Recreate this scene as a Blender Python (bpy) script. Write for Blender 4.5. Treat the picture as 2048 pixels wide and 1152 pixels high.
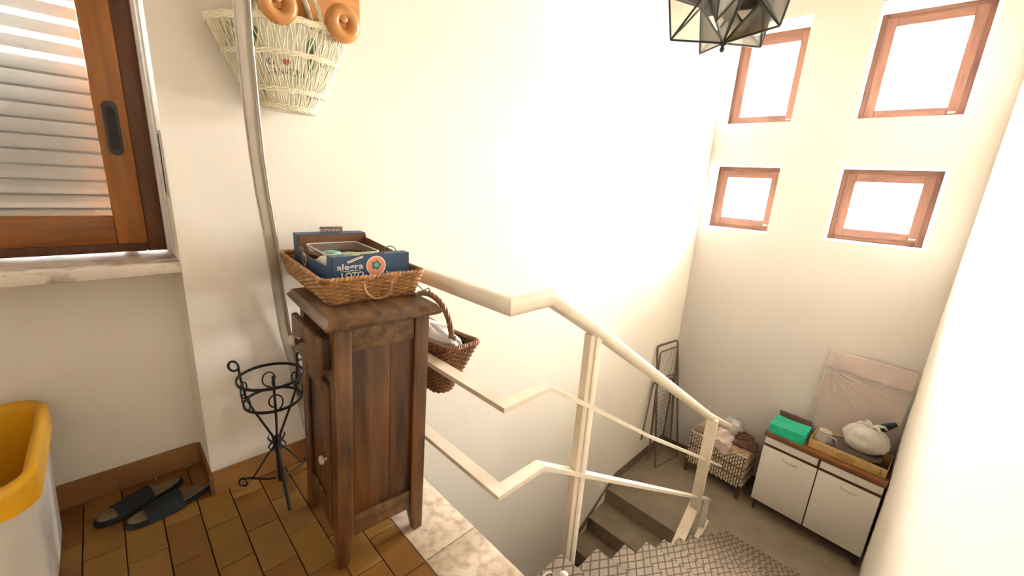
import bpy, bmesh, math, random
from mathutils import Vector, Matrix
random.seed(7)
PI = math.pi
scene = bpy.context.scene
for o in list(bpy.data.objects):
    bpy.data.objects.remove(o)
C = scene.collection
S = 0.84            # drawing units -> metres (applied to every mesh and location at the end)

# ------------------------------------------------------------------ camera
def cam_matrix(yaw, pitch, roll, loc):
    cy, sy, cp, sp = math.cos(yaw), math.sin(yaw), math.cos(pitch), math.sin(pitch)
    f = Vector((sy*cp, cy*cp, -sp)); r = Vector((cy, -sy, 0)); u = r.cross(f)
    c, s = math.cos(roll), math.sin(roll)
    r2 = c*r + s*u; u2 = -s*r + c*u
    m = Matrix((r2, u2, -f)).transposed().to_4x4()
    m.translation = loc
    return m
cam_d = bpy.data.cameras.new('camera'); cam = bpy.data.objects.new('camera', cam_d); C.objects.link(cam)
cam.matrix_world = cam_matrix(math.radians(45.44), math.radians(14.518), math.radians(3.585), Vector((0, 0, 1.55*S)))
cam_d.sensor_fit = 'HORIZONTAL'; cam_d.sensor_width = 36; cam_d.lens = 36*812.9/2048
cam_d.clip_start = 0.02; cam_d.clip_end = 200
scene.camera = cam

# ------------------------------------------------------------------ world, exposure
SKY = 30.0
w = bpy.data.worlds.new('world'); scene.world = w; w.use_nodes = True
bg = w.node_tree.nodes['Background']; bg.inputs[0].default_value = (1.0, 0.995, 0.985, 1); bg.inputs[1].default_value = SKY
scene.view_settings.view_transform = 'Standard'; scene.view_settings.look = 'None'
scene.view_settings.gamma = 1.0; scene.view_settings.use_curve_mapping = False
scene.view_settings.exposure = 2.5

# end wall (with the four small windows) is a little out of square with the long wall
EA = math.radians(-3.9)
ED = Vector((math.sin(EA), math.cos(EA), 0)); EN = Vector((ED.y, -ED.x, 0)); EO = Vector((5.64, 2.137, 0))
def EW(s, t, z):            # s: along the wall towards the right, t: outwards, z: height
    p = EO - ED*s + EN*t
    return Vector((p.x, p.y, z))
WIN = [(0.03, 0.805, 1.135, 1.93), (1.365, 2.19, 1.135, 1.93), (0.03, 0.805, 2.41, 3.49), (1.365, 2.19, 2.41, 3.49)]
# sky portals: they only tell the renderer where the daylight enters
for (s0, s1, z0, z1) in WIN:
    ld = bpy.data.lights.new('window_portal', 'AREA'); ld.shape = 'RECTANGLE'
    ld.size = (s1-s0)*S; ld.size_y = (z1-z0)*S; ld.cycles.is_portal = True
    lo = bpy.data.objects.new('window_portal', ld); C.objects.link(lo)
    lo.location = EW((s0+s1)/2, 0.47, (z0+z1)/2)
    zc = EN; xc = ED; yc = zc.cross(xc)
    lo.rotation_euler = Matrix((xc, yc, zc)).transposed().to_euler()
ld = bpy.data.lights.new('window_portal', 'AREA'); ld.shape = 'RECTANGLE'; ld.size = 1.5*S; ld.size_y = 1.5*S; ld.cycles.is_portal = True
lo = bpy.data.objects.new('window_portal', ld); C.objects.link(lo); lo.location = (-0.55, 2.66, 1.9); lo.rotation_euler = (-PI/2, 0, 0)

# ------------------------------------------------------------------ materials
def mat(name, col, rough=0.6, var=0.0, scale=8.0, bump=0.0, bscale=None, metal=0.0, stretch=None, col2=None, spec=0.5, detail=4, contrast=(0.3, 0.7), sheen=0):
    m = bpy.data.materials.new(name); m.use_nodes = True
    nt = m.node_tree; p = nt.nodes['Principled BSDF']
    p.inputs['Roughness'].default_value = rough; p.inputs['Metallic'].default_value = metal
    p.inputs['Specular IOR Level'].default_value = spec
    p.inputs['Base Color'].default_value = (*col, 1)
    if var or col2 or bump:
        tc = nt.nodes.new('ShaderNodeTexCoord'); mp = nt.nodes.new('ShaderNodeMapping')
        nt.links.new(tc.outputs['Object'], mp.inputs['Vector'])
        if stretch: mp.inputs['Scale'].default_value = stretch
    if var or col2:
        n = nt.nodes.new('ShaderNodeTexNoise'); n.inputs['Scale'].default_value = scale; n.inputs['Detail'].default_value = detail
        nt.links.new(mp.outputs[0], n.inputs['Vector'])
        r = nt.nodes.new('ShaderNodeValToRGB')
        a = col2 if col2 else tuple(max(0, c*(1-var)) for c in col)
        b = col if col2 else tuple(min(1, c*(1+var)) for c in col)
        r.color_ramp.elements[0].color = (*a, 1); r.color_ramp.elements[1].color = (*b, 1)
        r.color_ramp.elements[0].position = contrast[0]; r.color_ramp.elements[1].position = contrast[1]
        nt.links.new(n.outputs[0], r.inputs[0]); nt.links.new(r.outputs[0], p.inputs['Base Color'])
    if bump:
        n2 = nt.nodes.new('ShaderNodeTexNoise'); n2.inputs['Scale'].default_value = bscale or scale*4; n2.inputs['Detail'].default_value = 5
        nt.links.new(mp.outputs[0], n2.inputs['Vector'])
        b_ = nt.nodes.new('ShaderNodeBump'); b_.inputs['Strength'].default_value = bump; b_.inputs['Distance'].default_value = 0.01
        nt.links.new(n2.outputs[0], b_.inputs['Height']); nt.links.new(b_.outputs[0], p.inputs['Normal'])
    return m
def thin_glass(name, tint=(1, 1, 1), gloss=0.08, rough=0.02):
    m = bpy.data.materials.new(name); m.use_nodes = True; nt = m.node_tree
    nt.nodes.remove(nt.nodes['Principled BSDF'])
    out = nt.nodes['Material Output']
    t = nt.nodes.new('ShaderNodeBsdfTransparent'); t.inputs[0].default_value = (*tint, 1)
    g = nt.nodes.new('ShaderNodeBsdfGlossy'); g.inputs['Roughness'].default_value = rough
    lw = nt.nodes.new('ShaderNodeLayerWeight'); lw.inputs[0].default_value = 0.25
    ma = nt.nodes.new('ShaderNodeMath'); ma.operation = 'MULTIPLY_ADD'; ma.inputs[1].default_value = 0.6; ma.inputs[2].default_value = gloss
    nt.links.new(lw.outputs['Fresnel'], ma.inputs[0])
    mx = nt.nodes.new('ShaderNodeMixShader')
    nt.links.new(ma.outputs[0], mx.inputs[0]); nt.links.new(t.outputs[0], mx.inputs[1]); nt.links.new(g.outputs[0], mx.inputs[2])
    nt.links.new(mx.outputs[0], out.inputs[0])
    return m
def film(name, col, opacity, crease=False):          # thin plastic sheet: partly see-through, partly scattering
    m = bpy.data.materials.new(name); m.use_nodes = True; nt = m.node_tree
    p = nt.nodes['Principled BSDF']; p.inputs['Base Color'].default_value = (*col, 1); p.inputs['Roughness'].default_value = 0.3
    t = nt.nodes.new('ShaderNodeBsdfTransparent')
    mx = nt.nodes.new('ShaderNodeMixShader'); mx.inputs[0].default_value = opacity
    nt.links.new(t.outputs[0], mx.inputs[1]); nt.links.new(p.outputs[0], mx.inputs[2])
    nt.links.new(mx.outputs[0], nt.nodes['Material Output'].inputs[0])
    if crease:
        tc = nt.nodes.new('ShaderNodeTexCoord'); mp = nt.nodes.new('ShaderNodeMapping'); mp.inputs['Rotation'].default_value = (-0.9, 0, 0); mp.inputs['Scale'].default_value = (1, 7, 1.2)
        n = nt.nodes.new('ShaderNodeTexNoise'); n.inputs['Scale'].default_value = 1.6; n.inputs['Detail'].default_value = 3; n.inputs['Distortion'].default_value = 0.6
        mr = nt.nodes.new('ShaderNodeMapRange'); mr.inputs[1].default_value = 0.40; mr.inputs[2].default_value = 0.75; mr.inputs[3].default_value = opacity*0.8; mr.inputs[4].default_value = min(1, opacity*1.5)
        nt.links.new(tc.outputs['Object'], mp.inputs[0]); nt.links.new(mp.outputs[0], n.inputs['Vector']); nt.links.new(n.outputs[0], mr.inputs[0]); nt.links.new(mr.outputs[0], mx.inputs[0])
    return m
def diamond_rubber(name):
    m = mat(name, (0.25, 0.195, 0.135), 0.85, 0.15, 20, 0)
    nt = m.node_tree; p = nt.nodes['Principled BSDF']
    base = p.inputs['Base Color'].links[0].from_socket
    tc = nt.nodes.new('ShaderNodeTexCoord'); sp = nt.nodes.new('ShaderNodeSeparateXYZ'); nt.links.new(tc.outputs['Object'], sp.inputs[0])
    def M(op, a, b=None):
        n = nt.nodes.new('ShaderNodeMath'); n.operation = op
        for i, v in enumerate((a, b)):
            if v is None: continue
            if hasattr(v, 'default_value'): nt.links.new(v, n.inputs[i])
            else: n.inputs[i].default_value = v
        return n.outputs[0]
    X = M('MULTIPLY', sp.outputs[0], 1/(0.078*S)); Y = M('MULTIPLY', sp.outputs[1], 1/(0.050*S))
    lines = []
    for op in ('ADD', 'SUBTRACT'):
        fr = M('FRACT', M('ADD', M(op, X, Y), 100.0)); d = M('ABSOLUTE', M('SUBTRACT', fr, 0.5))
        lines.append(M('GREATER_THAN', d, 0.415))
    g = M('MAXIMUM', *lines)
    mx = nt.nodes.new('ShaderNodeMix'); mx.data_type = 'RGBA'
    nt.links.new(g, mx.inputs[0]); nt.links.new(base, mx.inputs[6]); mx.inputs[7].default_value = (0.085, 0.058, 0.034, 1)
    nt.links.new(mx.outputs[2], p.inputs['Base Color'])
    b = nt.nodes.new('ShaderNodeBump'); b.invert = True; b.inputs['Strength'].default_value = 0.6; b.inputs['Distance'].default_value = 0.004
    nt.links.new(g, b.inputs['Height']); nt.links.new(b.outputs[0], p.inputs['Normal'])
    return m
M = {}
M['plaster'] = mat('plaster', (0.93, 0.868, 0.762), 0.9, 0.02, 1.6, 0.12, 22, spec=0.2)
M['plaster_end_shaded'] = mat('plaster_end_shaded', (0.735, 0.69, 0.64), 0.9, 0.02, 1.6, 0.12, 22, spec=0.2)  # end wall plaster greyed: its missing direct daylight is put into the colour
M['reveal'] = mat('reveal', (0.86, 0.83, 0.78), 0.85, 0.02, 3)
M['tile'] = mat('tile', (0.25, 0.120, 0.018), 0.45, 0.13, 3.0, 0.05, 60)
M['tile2'] = mat('tile2', (0.215, 0.093, 0.015), 0.45, 0.13, 3.0, 0.05, 60)
M['tile3'] = mat('tile3', (0.275, 0.138, 0.03), 0.45, 0.12, 3.0, 0.05, 60)
M['grout'] = mat('grout', (0.20, 0.12, 0.06), 0.9, 0.1, 10)
M['bb'] = mat('skirting_tile', (0.33, 0.16, 0.05), 0.5, 0.15, 4, 0.05, 50)
M['marble'] = mat('marble', (0.70, 0.585, 0.44), 0.45, scale=26, col2=(0.47, 0.35, 0.235), detail=12, contrast=(0.34, 0.56), bump=0.1, bscale=60)
M['sillmarble'] = mat('sill_marble', (0.60, 0.51, 0.40), 0.5, scale=14, col2=(0.30, 0.23, 0.16), detail=9, contrast=(0.32, 0.5), bump=0.1)
M['stone'] = mat('stair_stone', (0.27, 0.22, 0.155), 0.7, 0.12, 9, 0.1, 70)
M['skirt'] = mat('grey_skirting', (0.20, 0.145, 0.098), 0.7, 0.1, 9)
M['ground'] = mat('outdoor_ground', (0.34, 0.31, 0.25), 0.9, 0.2, 0.4)
M['ceil_low_bounce'] = mat('ceiling_low_bounce', (0.34, 0.22, 0.12), 0.6, 0.25, 5, stretch=(0.6, 6, 6))  # unseen ceiling, made dark brown to cut bounce onto the upper end wall
M['rubber'] = diamond_rubber('diamond_rubber')
M['rail'] = mat('cream_paint', (0.80, 0.70, 0.54), 0.45, 0.05, 14, 0.05, 60)
M['winwood'] = mat('window_wood', (0.15, 0.062, 0.034), 0.6, 0.25, 5, 0.08, 40, stretch=(6, 6, 1))
M['winwood_h'] = mat('window_wood_h', (0.15, 0.062, 0.034), 0.6, 0.25, 5, 0.08, 40, stretch=(1, 1, 8))
M['sash'] = mat('sash_wood', (0.34, 0.118, 0.018), 0.42, 0.22, 5, 0.06, 40, stretch=(7, 7, 0.8))
M['sash_h'] = mat('sash_wood_h', (0.27, 0.085, 0.012), 0.42, 0.22, 5, 0.06, 40, stretch=(0.8, 7, 9))
M['frame'] = mat('frame_wood', (0.13, 0.045, 0.012), 0.5, 0.3, 5, 0.08, 40, stretch=(7, 7, 0.8))
M['glass'] = thin_glass('window_glass')
M['lampglass'] = thin_glass('lamp_glass', (0.90, 0.90, 0.87), 0.10, 0.08)
M['slat'] = mat('shutter_slat', (0.21, 0.205, 0.18), 0.55, 0.06, 10)
M['slatdark'] = mat('slat_hook_metal', (0.045, 0.042, 0.03), 0.8)
M['dark'] = mat('dark_metal', (0.035, 0.035, 0.035), 0.5, 0.2, 20)
M['iron'] = mat('wrought_iron', (0.022, 0.02, 0.018), 0.55, 0.3, 30, 0.1, 80, metal=0.4)
M['oldwood'] = mat('old_wood', (0.112, 0.046, 0.013), 0.42, 0.75, 6, 0.15, 30, stretch=(5, 5, 0.6), detail=7)
M['oldwood_p'] = mat('old_wood_panel', (0.088, 0.035, 0.010), 0.42, 0.8, 5, 0.15, 30, stretch=(5, 5, 0.5), detail=7)
M['oldwood_t'] = mat('old_wood_top', (0.140, 0.070, 0.026), 0.5, 0.6, 6, 0.15, 30, stretch=(5, 0.8, 5), detail=7)
M['bone'] = mat('bone_knob', (0.62, 0.52, 0.40), 0.4, 0.1, 20)
M['wicker'] = mat('honey_wicker', (0.43, 0.215, 0.07), 0.5, 0.4, 30, 0.1, 80)
M['wicker_in'] = mat('wicker_base', (0.25, 0.12, 0.045), 0.7, 0.3, 30)
M['wicker_d'] = mat('dark_wicker', (0.24, 0.105, 0.04), 0.5, 0.4, 30, 0.1, 80)
M['wicker_db'] = mat('dark_wicker_base', (0.11, 0.05, 0.02), 0.7, 0.3, 30)
M['rattan'] = mat('pale_rattan', (0.72, 0.62, 0.47), 0.6, 0.15, 30)
M['rattan_d'] = mat('rattan_shadow', (0.20, 0.13, 0.075), 0.8, 0.2, 20)
M['cartonblue'] = mat('blue_carton', (0.030, 0.075, 0.155), 0.5, 0.12, 14)
M['cartonbrown'] = mat('carton_inside', (0.19, 0.085, 0.04), 0.8, 0.15, 14)
M['print_white'] = mat('print_white', (0.75, 0.72, 0.65), 0.6)
M['print_red'] = mat('print_red', (0.85, 0.28, 0.18), 0.5)
M['print_pink'] = mat('print_pale', (0.86, 0.72, 0.60), 0.5)
M['print_green'] = mat('print_green', (0.05, 0.22, 0.14), 0.5)
M['print_brown'] = mat('print_brown', (0.30, 0.13, 0.05), 0.6)
M['print_dark'] = mat('print_dark', (0.10, 0.09, 0.07), 0.6)
M['print_crimson'] = mat('print_crimson', (0.45, 0.05, 0.05), 0.6)
M['straw'] = mat('cream_straw', (0.80, 0.73, 0.52), 0.7, 0.12, 30)
M['cotton'] = mat('cotton_tote', (0.80, 0.76, 0.64), 0.85, 0.06, 20, 0.1, 60)
M['greenleaf'] = mat('green_print', (0.10, 0.20, 0.07), 0.7, 0.2, 20)
M['orangewood'] = mat('orange_wood', (0.56, 0.235, 0.062), 0.32, 0.15, 6, stretch=(1, 6, 6))
M['orangewood2'] = mat('orange_turned', (0.62, 0.28, 0.085), 0.25, 0.12, 10)
M['pvc'] = mat('grey_pvc', (0.42, 0.36, 0.275), 0.45, 0.04, 10)
M['pvc_l'] = mat('pale_pvc', (0.58, 0.53, 0.45), 0.4, 0.04, 10)
M['yellow'] = mat('yellow_plastic', (0.80, 0.42, 0.015), 0.35, 0.05, 6)
M['whiteplastic'] = mat('white_plastic', (0.72, 0.69, 0.62), 0.4, 0.04, 6)
M['slipper'] = mat('slipper_navy', (0.010, 0.014, 0.015), 0.8, 0.3, 40, 0.1, 90)
M['insole'] = mat('slipper_insole', (0.20, 0.15, 0.09), 0.8, 0.2, 30)
M['chrome'] = mat('metal_handle', (0.60, 0.55, 0.47), 0.3, metal=0.8)
M['lam_white'] = mat('white_laminate', (0.90, 0.85, 0.77), 0.4, 0.02, 5)
M['lam_brown'] = mat('brown_laminate', (0.22, 0.085, 0.028), 0.35, 0.25, 6, stretch=(6, 0.8, 6))
M['lam_dark'] = mat('dark_brown_laminate', (0.105, 0.05, 0.022), 0.45, 0.2, 6)
M['green'] = mat('green_plastic', (0.02, 0.52, 0.32), 0.45, 0.12, 30, 0.1, 60)
M['strip'] = mat('brown_board', (0.17, 0.10, 0.075), 0.6, 0.15, 20)
M['panel'] = mat('mauve_panel', (0.58, 0.44, 0.385), 0.7, 0.05, 6)
M['panelgrey'] = mat('grey_panel_strip', (0.36, 0.33, 0.30), 0.7, 0.05, 6)
M['film'] = film('clear_film', (0.86, 0.82, 0.77), 0.24)
M['bagfilm'] = film('white_bag_film', (0.82, 0.79, 0.72), 0.72)
M['bagclear'] = film('clear_bag_film', (0.80, 0.74, 0.66), 0.45)
M['bagwhite'] = film('bin_liner_film', (0.90, 0.90, 0.90), 0.8)
M['carton'] = mat('yellow_carton', (0.60, 0.40, 0.15), 0.7, 0.1, 10)
M['navy'] = mat('navy_cloth', (0.022, 0.035, 0.055), 0.8, 0.2, 30)
M['greycloth'] = mat('grey_cloth', (0.13, 0.11, 0.10), 0.9, 0.2, 30)
M['pinkcloth'] = mat('pink_cloth', (0.74, 0.60, 0.53), 0.85, 0.12, 12)
M['brownleather'] = mat('brown_leather', (0.20, 0.105, 0.065), 0.5, 0.2, 20)
M['darkleather'] = mat('dark_leather', (0.07, 0.035, 0.022), 0.6, 0.2, 20)
M['paper'] = mat('brown_paper', (0.50, 0.34, 0.21), 0.8, 0.15, 12)
M['papertan'] = mat('tan_paper', (0.42, 0.31, 0.21), 0.8, 0.15, 12)
M['wire'] = mat('airer_metal', (0.20, 0.155, 0.11), 0.5, 0.15, 20, metal=0.4)
M['packet'] = mat('packet_green', (0.05, 0.28, 0.10), 0.35, 0.2, 30)
M['packet_y'] = mat('packet_yellow', (0.62, 0.60, 0.20), 0.35, 0.2, 30)
M['packet_w'] = mat('packet_white', (0.72, 0.68, 0.56), 0.35, 0.1, 30)
M['packet_t'] = mat('packet_teal', (0.16, 0.45, 0.33), 0.35, 0.15, 30)
M['packet_lid'] = film('punnet_film', (0.7, 0.7, 0.66), 0.25)
M['cord'] = mat('white_cord', (0.80, 0.74, 0.64), 0.6)
M['beadplastic'] = mat('ivory_plastic', (0.78, 0.72, 0.60), 0.4)

# ------------------------------------------------------------------ mesh helpers
class MB:
    def __init__(s): s.v = []; s.f = []
    def add(s, vs, fs):
        b = len(s.v); s.v += [tuple(v) for v in vs]; s.f += [tuple(b+i for i in f) for f in fs]; return s
    def box(s, x0, x1, y0, y1, z0, z1, fn=None):
        vs = [(x, y, z) for z in (z0, z1) for y in (y0, y1) for x in (x0, x1)]
        if fn: vs = [fn(*v) for v in vs]
        return s.add(vs, [(0, 2, 3, 1), (4, 5, 7, 6), (0, 1, 5, 4), (2, 6, 7, 3), (0, 4, 6, 2), (1, 3, 7, 5)])
    def grid(s, fn, nu, nv, cu=False, cv=False):
        vs = [fn(i/(nu if cu else nu-1), j/(nv if cv else nv-1)) for j in range(nv) for i in range(nu)]
        fs = []
        for j in range(nv if cv else nv-1):
            for i in range(nu if cu else nu-1):
                a, b = i, (i+1) % nu; c, d = j, (j+1) % nv
                fs.append((c*nu+a, c*nu+b, d*nu+b, d*nu+a))
        return s.add(vs, fs)
    def tube(s, pts, r=0.01, n=8, closed=False, prof=None, up=None, caps=True, taper=None):
        P = [Vector(p) for p in pts]; m = len(P)
        if prof is None: prof = [(math.cos(2*PI*k/n), math.sin(2*PI*k/n)) for k in range(n)]; sc = r
        else: n = len(prof); sc = 1.0
        T = []
        for i in range(m):
            a = P[(i-1) % m] if (closed or i) else P[0]; b = P[(i+1) % m] if (closed or i < m-1) else P[m-1]
            t = (b-a); t = t.normalized() if t.length > 1e-9 else Vector((0, 0, 1)); T.append(t)
        u = Vector(up) if up else (Vector((0, 0, 1)) if abs(T[0].z) < 0.9 else Vector((1, 0, 0)))
        vs = []
        for i in range(m):
            if up: u = Vector(up)
            sd = T[i].cross(u)
            if sd.length < 1e-6: sd = T[i].cross(Vector((0.3, 1, 0.2)))
            sd.normalize(); u2 = sd.cross(T[i]).normalized(); u = u2
            k = sc*(taper[i] if taper else 1)
            mk = 1.0
            if prof and not closed and 0 < i < m-1 and r == 'miter':
                c = (P[i]-P[i-1]).normalized().dot(T[i]); mk = 1/max(c, 0.5)
            for (a, b) in prof: vs.append(P[i] + sd*a*k*mk + u2*b*k)
        fs = []
        for i in range(m if closed else m-1):
            for k in range(n):
                k2 = (k+1) % n; i2 = (i+1) % m
                fs.append((i*n+k, i*n+k2, i2*n+k2, i2*n+k))
        if not closed and caps:
            fs.append(tuple(range(n))[::-1]); fs.append(tuple((m-1)*n+k for k in range(n)))
        return s.add(vs, fs)
    def mitre(s, pts, prof):
        P = [Vector(p) for p in pts]; m = len(P); n = len(prof); D = [(P[i+1]-P[i]).normalized() for i in range(m-1)]
        for i in range(m-1):
            d = D[i]; sd = d.cross(Vector((0, 0, 1))).normalized(); u = sd.cross(d).normalized(); vs = []
            for j, nb in ((i, D[i-1] if i else d), (i+1, D[i+1] if i < m-2 else d)):
                nn = (d+nb).normalized()
                for a, b in prof:
                    q = P[i]+sd*a+u*b; vs.append(q+d*((P[j]-q).dot(nn)/d.dot(nn)))
            s.add(vs, [(k, (k+1) % n, n+(k+1) % n, n+k) for k in range(n)]+[tuple(range(n))[::-1], tuple(range(n, 2*n))])
        return s
    def lathe(s, prof, n=24, c=(0, 0, 0), ax=None):
        # prof: list of (radius, height) along axis ax (default z)
        ax = Vector(ax).normalized() if ax else Vector((0, 0, 1))
        a = ax.orthogonal().normalized(); b = ax.cross(a); c = Vector(c)
        m = len(prof); vs = []
        for (r, h) in prof:
            for k in range(n):
                t = 2*PI*k/n; vs.append(c + ax*h + (a*math.cos(t)+b*math.sin(t))*max(r, 1e-4))
        fs = []
        for j in range(m-1):
            for k in range(n):
                k2 = (k+1) % n; fs.append((j*n+k, j*n+k2, (j+1)*n+k2, (j+1)*n+k))
        fs.append(tuple(range(n))[::-1]); fs.append(tuple((m-1)*n+k for k in range(n)))
        return s.add(vs, fs)
    def prism(s, poly, fn, a, b):          # poly of (p,q); fn(p,q,t) -> point
        n = len(poly)
        vs = [fn(p, q, a) for p, q in poly] + [fn(p, q, b) for p, q in poly]
        fs = [tuple(range(n))[::-1], tuple(range(n, 2*n))] + [(k, (k+1) % n, n+(k+1) % n, n+k) for k in range(n)]
        return s.add(vs, fs)
    def build(s, name, m, parent=None, smooth=False, bev=0.0, seg=2, angle=40):
        me = bpy.data.meshes.new(name); me.from_pydata(s.v, [], s.f)
        bm = bmesh.new(); bm.from_mesh(me)
        bmesh.ops.recalc_face_normals(bm, faces=bm.faces)
        if bev:
            es = [e for e in bm.edges if len(e.link_faces) == 2 and e.calc_face_angle(0) > 0.5]
            bmesh.ops.bevel(bm, geom=es, offset=bev, segments=seg, profile=0.5, affect='EDGES', clamp_overlap=True)
        bm.to_mesh(me); bm.free()
        if smooth or bev:
            me.polygons.foreach_set('use_smooth', [True]*len(me.polygons))
            me.set_sharp_from_angle(angle=math.radians(angle))
        me.materials.append(M[m] if isinstance(m, str) else m)
        o = bpy.data.objects.new(name, me); C.objects.link(o)
        if parent: o.parent = parent
        return o
def tag(o, label=None, cat=None, group=None, kind=None):
    if label: o['label'] = label
    if cat: o['category'] = cat
    if group: o['group'] = group
    if kind: o['kind'] = kind
    return o
def thing(name, label, cat, loc=(0, 0, 0), rotz=0, group=None, kind=None):
    o = bpy.data.objects.new(name, None); C.objects.link(o); o.location = loc; o.rotation_euler = (0, 0, rotz)
    o.empty_display_size = 0.05
    return tag(o, label, cat, group, kind)
def struct(o, label=None):
    o['kind'] = 'structure'
    if label: o['label'] = label
    return o
def copy_tree(o, parent=None):
    c = o.copy(); C.objects.link(c); c.parent = parent
    for ch in [x for x in bpy.data.objects if x.parent == o]: copy_tree(ch, c)
    return c
def box(name, m, x0, x1, y0, y1, z0, z1, parent=None, bev=0.0, fn=None):
    return MB().box(x0, x1, y0, y1, z0, z1, fn).build(name, m, parent, bev=bev)
def text(name, body, size, m, fn, parent, align='LEFT', nsub=0, bold=0.0, shear=0.0, spacing=1.0):
    cu = bpy.data.curves.new('lettering', 'FONT'); cu.body = body; cu.size = size; cu.align_x = align
    cu.offset = bold; cu.shear = shear; cu.space_character = spacing; cu.resolution_u = 3
    ob = bpy.data.objects.new('lettering', cu); C.objects.link(ob)
    bpy.context.view_layer.update()
    me = bpy.data.meshes.new_from_object(ob.evaluated_get(bpy.context.evaluated_depsgraph_get()))
    bpy.data.objects.remove(ob); bpy.data.curves.remove(cu)
    for v in me.vertices: v.co = Vector(fn(v.co.x, v.co.y))
    me.materials.clear(); me.materials.append(M[m]); me.name = name
    o = bpy.data.objects.new(name, me); C.objects.link(o); o.parent = parent
    return o
def rrect(u, hx, hy, r):            # point and normal on a rounded rectangle, u in 0..1
    r = min(r, hx*0.999, hy*0.999)
    a, b = 2*(hx-r), 2*(hy-r); q = PI*r/2; L = 2*a+2*b+4*q; d = (u % 1)*L
    segs = [(b, 'l', (hx, -(hy-r)), (0, 1), (1, 0)), (q, 'c', (hx-r, hy-r), 0, 0), (a, 'l', (hx-r, hy), (-1, 0), (0, 1)), (q, 'c', (-(hx-r), hy-r), PI/2, 0),
            (b, 'l', (-hx, hy-r), (0, -1), (-1, 0)), (q, 'c', (-(hx-r), -(hy-r)), PI, 0), (a, 'l', (-(hx-r), -hy), (1, 0), (0, -1)), (q, 'c', (hx-r, -(hy-r)), 1.5*PI, 0)]
    for ln, k, p, t, nrm in segs:
        if d <= ln + 1e-9:
            if k == 'l': return (p[0]+t[0]*d, p[1]+t[1]*d), nrm
            an = t + d/r; return (p[0]+r*math.cos(an), p[1]+r*math.sin(an)), (math.cos(an), math.sin(an))
        d -= ln
    return (hx, -(hy-r)), (1, 0)
def weave(surf, courses, stakes, amp, r, parent, m, name='woven_side', per=4, ph0=0.0, flat=1.0):
    # strands running round in front of and behind the stakes
    mb = MB(); n = stakes*per//2
    n = stakes*per
    for c in range(courses):
        v = (c+0.5)/courses; pts = []
        for i in range(n):
            u = i/n; p, nn = surf(u, v)
            pts.append(Vector(p) + Vector(nn)*amp*math.cos(PI*(u*stakes) + PI*c + ph0))
        mb.tube(pts, r, 5, closed=True)
    return mb.build(name, m, parent, smooth=True, angle=80)
def noise3(x, y, z):
    from mathutils import noise
    return noise.noise(Vector((x, y, z)))
def blob(fn_r, c, n=28, m=18):       # lumpy closed body: fn_r(theta, phi) -> Vector offset
    mb = MB(); c = Vector(c); vs = [c+fn_r(0, 0)]; fs = []
    for j in range(1, m):
        for i in range(n): vs.append(c + fn_r(2*PI*i/n, PI*j/m))
    vs.append(c+fn_r(0, PI))
    for i in range(n): fs.append((0, 1+(i+1) % n, 1+i))
    for j in range(m-2):
        for i in range(n):
            a = 1+j*n+i; b = 1+j*n+(i+1) % n; fs.append((a, b, b+n, a+n))
    e = len(vs)-1
    for i in range(n): fs.append((e, 1+(m-2)*n+i, 1+(m-2)*n+(i+1) % n))
    return mb.add(vs, fs)

# ------------------------------------------------------------------ room shell
YB, YN = 2.137, 2.455        # long wall, niche below the landing window
XL, YR = -4.6, -0.31
ZC, ZM, ZG = 3.78, -2.17, -4.4
b = MB()
b.box(0.2, 5.75, YB, YB+0.5, ZG, ZC)                       # long wall
b.box(XL-0.3, -1.45, YB, YB+0.5, ZG, ZC); b.box(-1.45, 0.2, YB, YB+0.5, ZG, -0.28)
struct(b.build('wall_back', 'plaster'))
b = MB()
b.box(-1.45, 0.2, YN, YN+0.3, -0.3, 1.11)                   # under the sill
b.box(-1.45, 0.2, YN-0.0, YN+0.3, 2.75, ZC)                 # over the window
struct(b.build('wall_window', 'plaster'))
# end wall with four openings
def endfn(s, t, z): return EW(s, t, z)
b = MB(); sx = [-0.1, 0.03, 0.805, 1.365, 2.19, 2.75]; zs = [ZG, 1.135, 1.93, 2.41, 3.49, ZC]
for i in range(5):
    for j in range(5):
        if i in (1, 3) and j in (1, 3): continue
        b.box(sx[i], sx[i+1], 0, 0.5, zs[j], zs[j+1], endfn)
struct(b.build('wall_end', 'plaster_end_shaded'))
struct(box('wall_right', 'plaster', XL-0.3, 5.9, YR-0.2, YR, ZG, ZC))
struct(box('wall_left', 'plaster', XL-0.3, XL, YR, YB, -0.3, ZC))
struct(box('ceiling', 'ceil_low_bounce', XL-0.4, 6.5, YR-0.3, 2.8, ZC, ZC+0.2))
struct(box('ground', 'ground', -45, 60, -50, 50, ZG-0.6, ZG-0.3))
# landing slab
b = MB()
b.box(XL, 1.0, YR, YB, -0.28, -0.022); b.box(-1.45, 0.2, YB, YN, -0.28, -0.022); b.box(1.0, 1.19, YR, 0.80, -0.28, -0.022)
floor = struct(b.build('floor', 'grout'))
# mid landing and lower floor
struct(box('floor_mid', 'stone', 4.12, 5.83, YR, YB, ZM-0.2, ZM))
struct(box('floor_lower', 'stone', -2.2, 6.2, YR-0.2, YB+0.1, ZG-0.1, ZG+0.1))
struct(box('wall_lower', 'plaster', -2.1, -1.9, YR, YB, ZG, -0.25))
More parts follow.
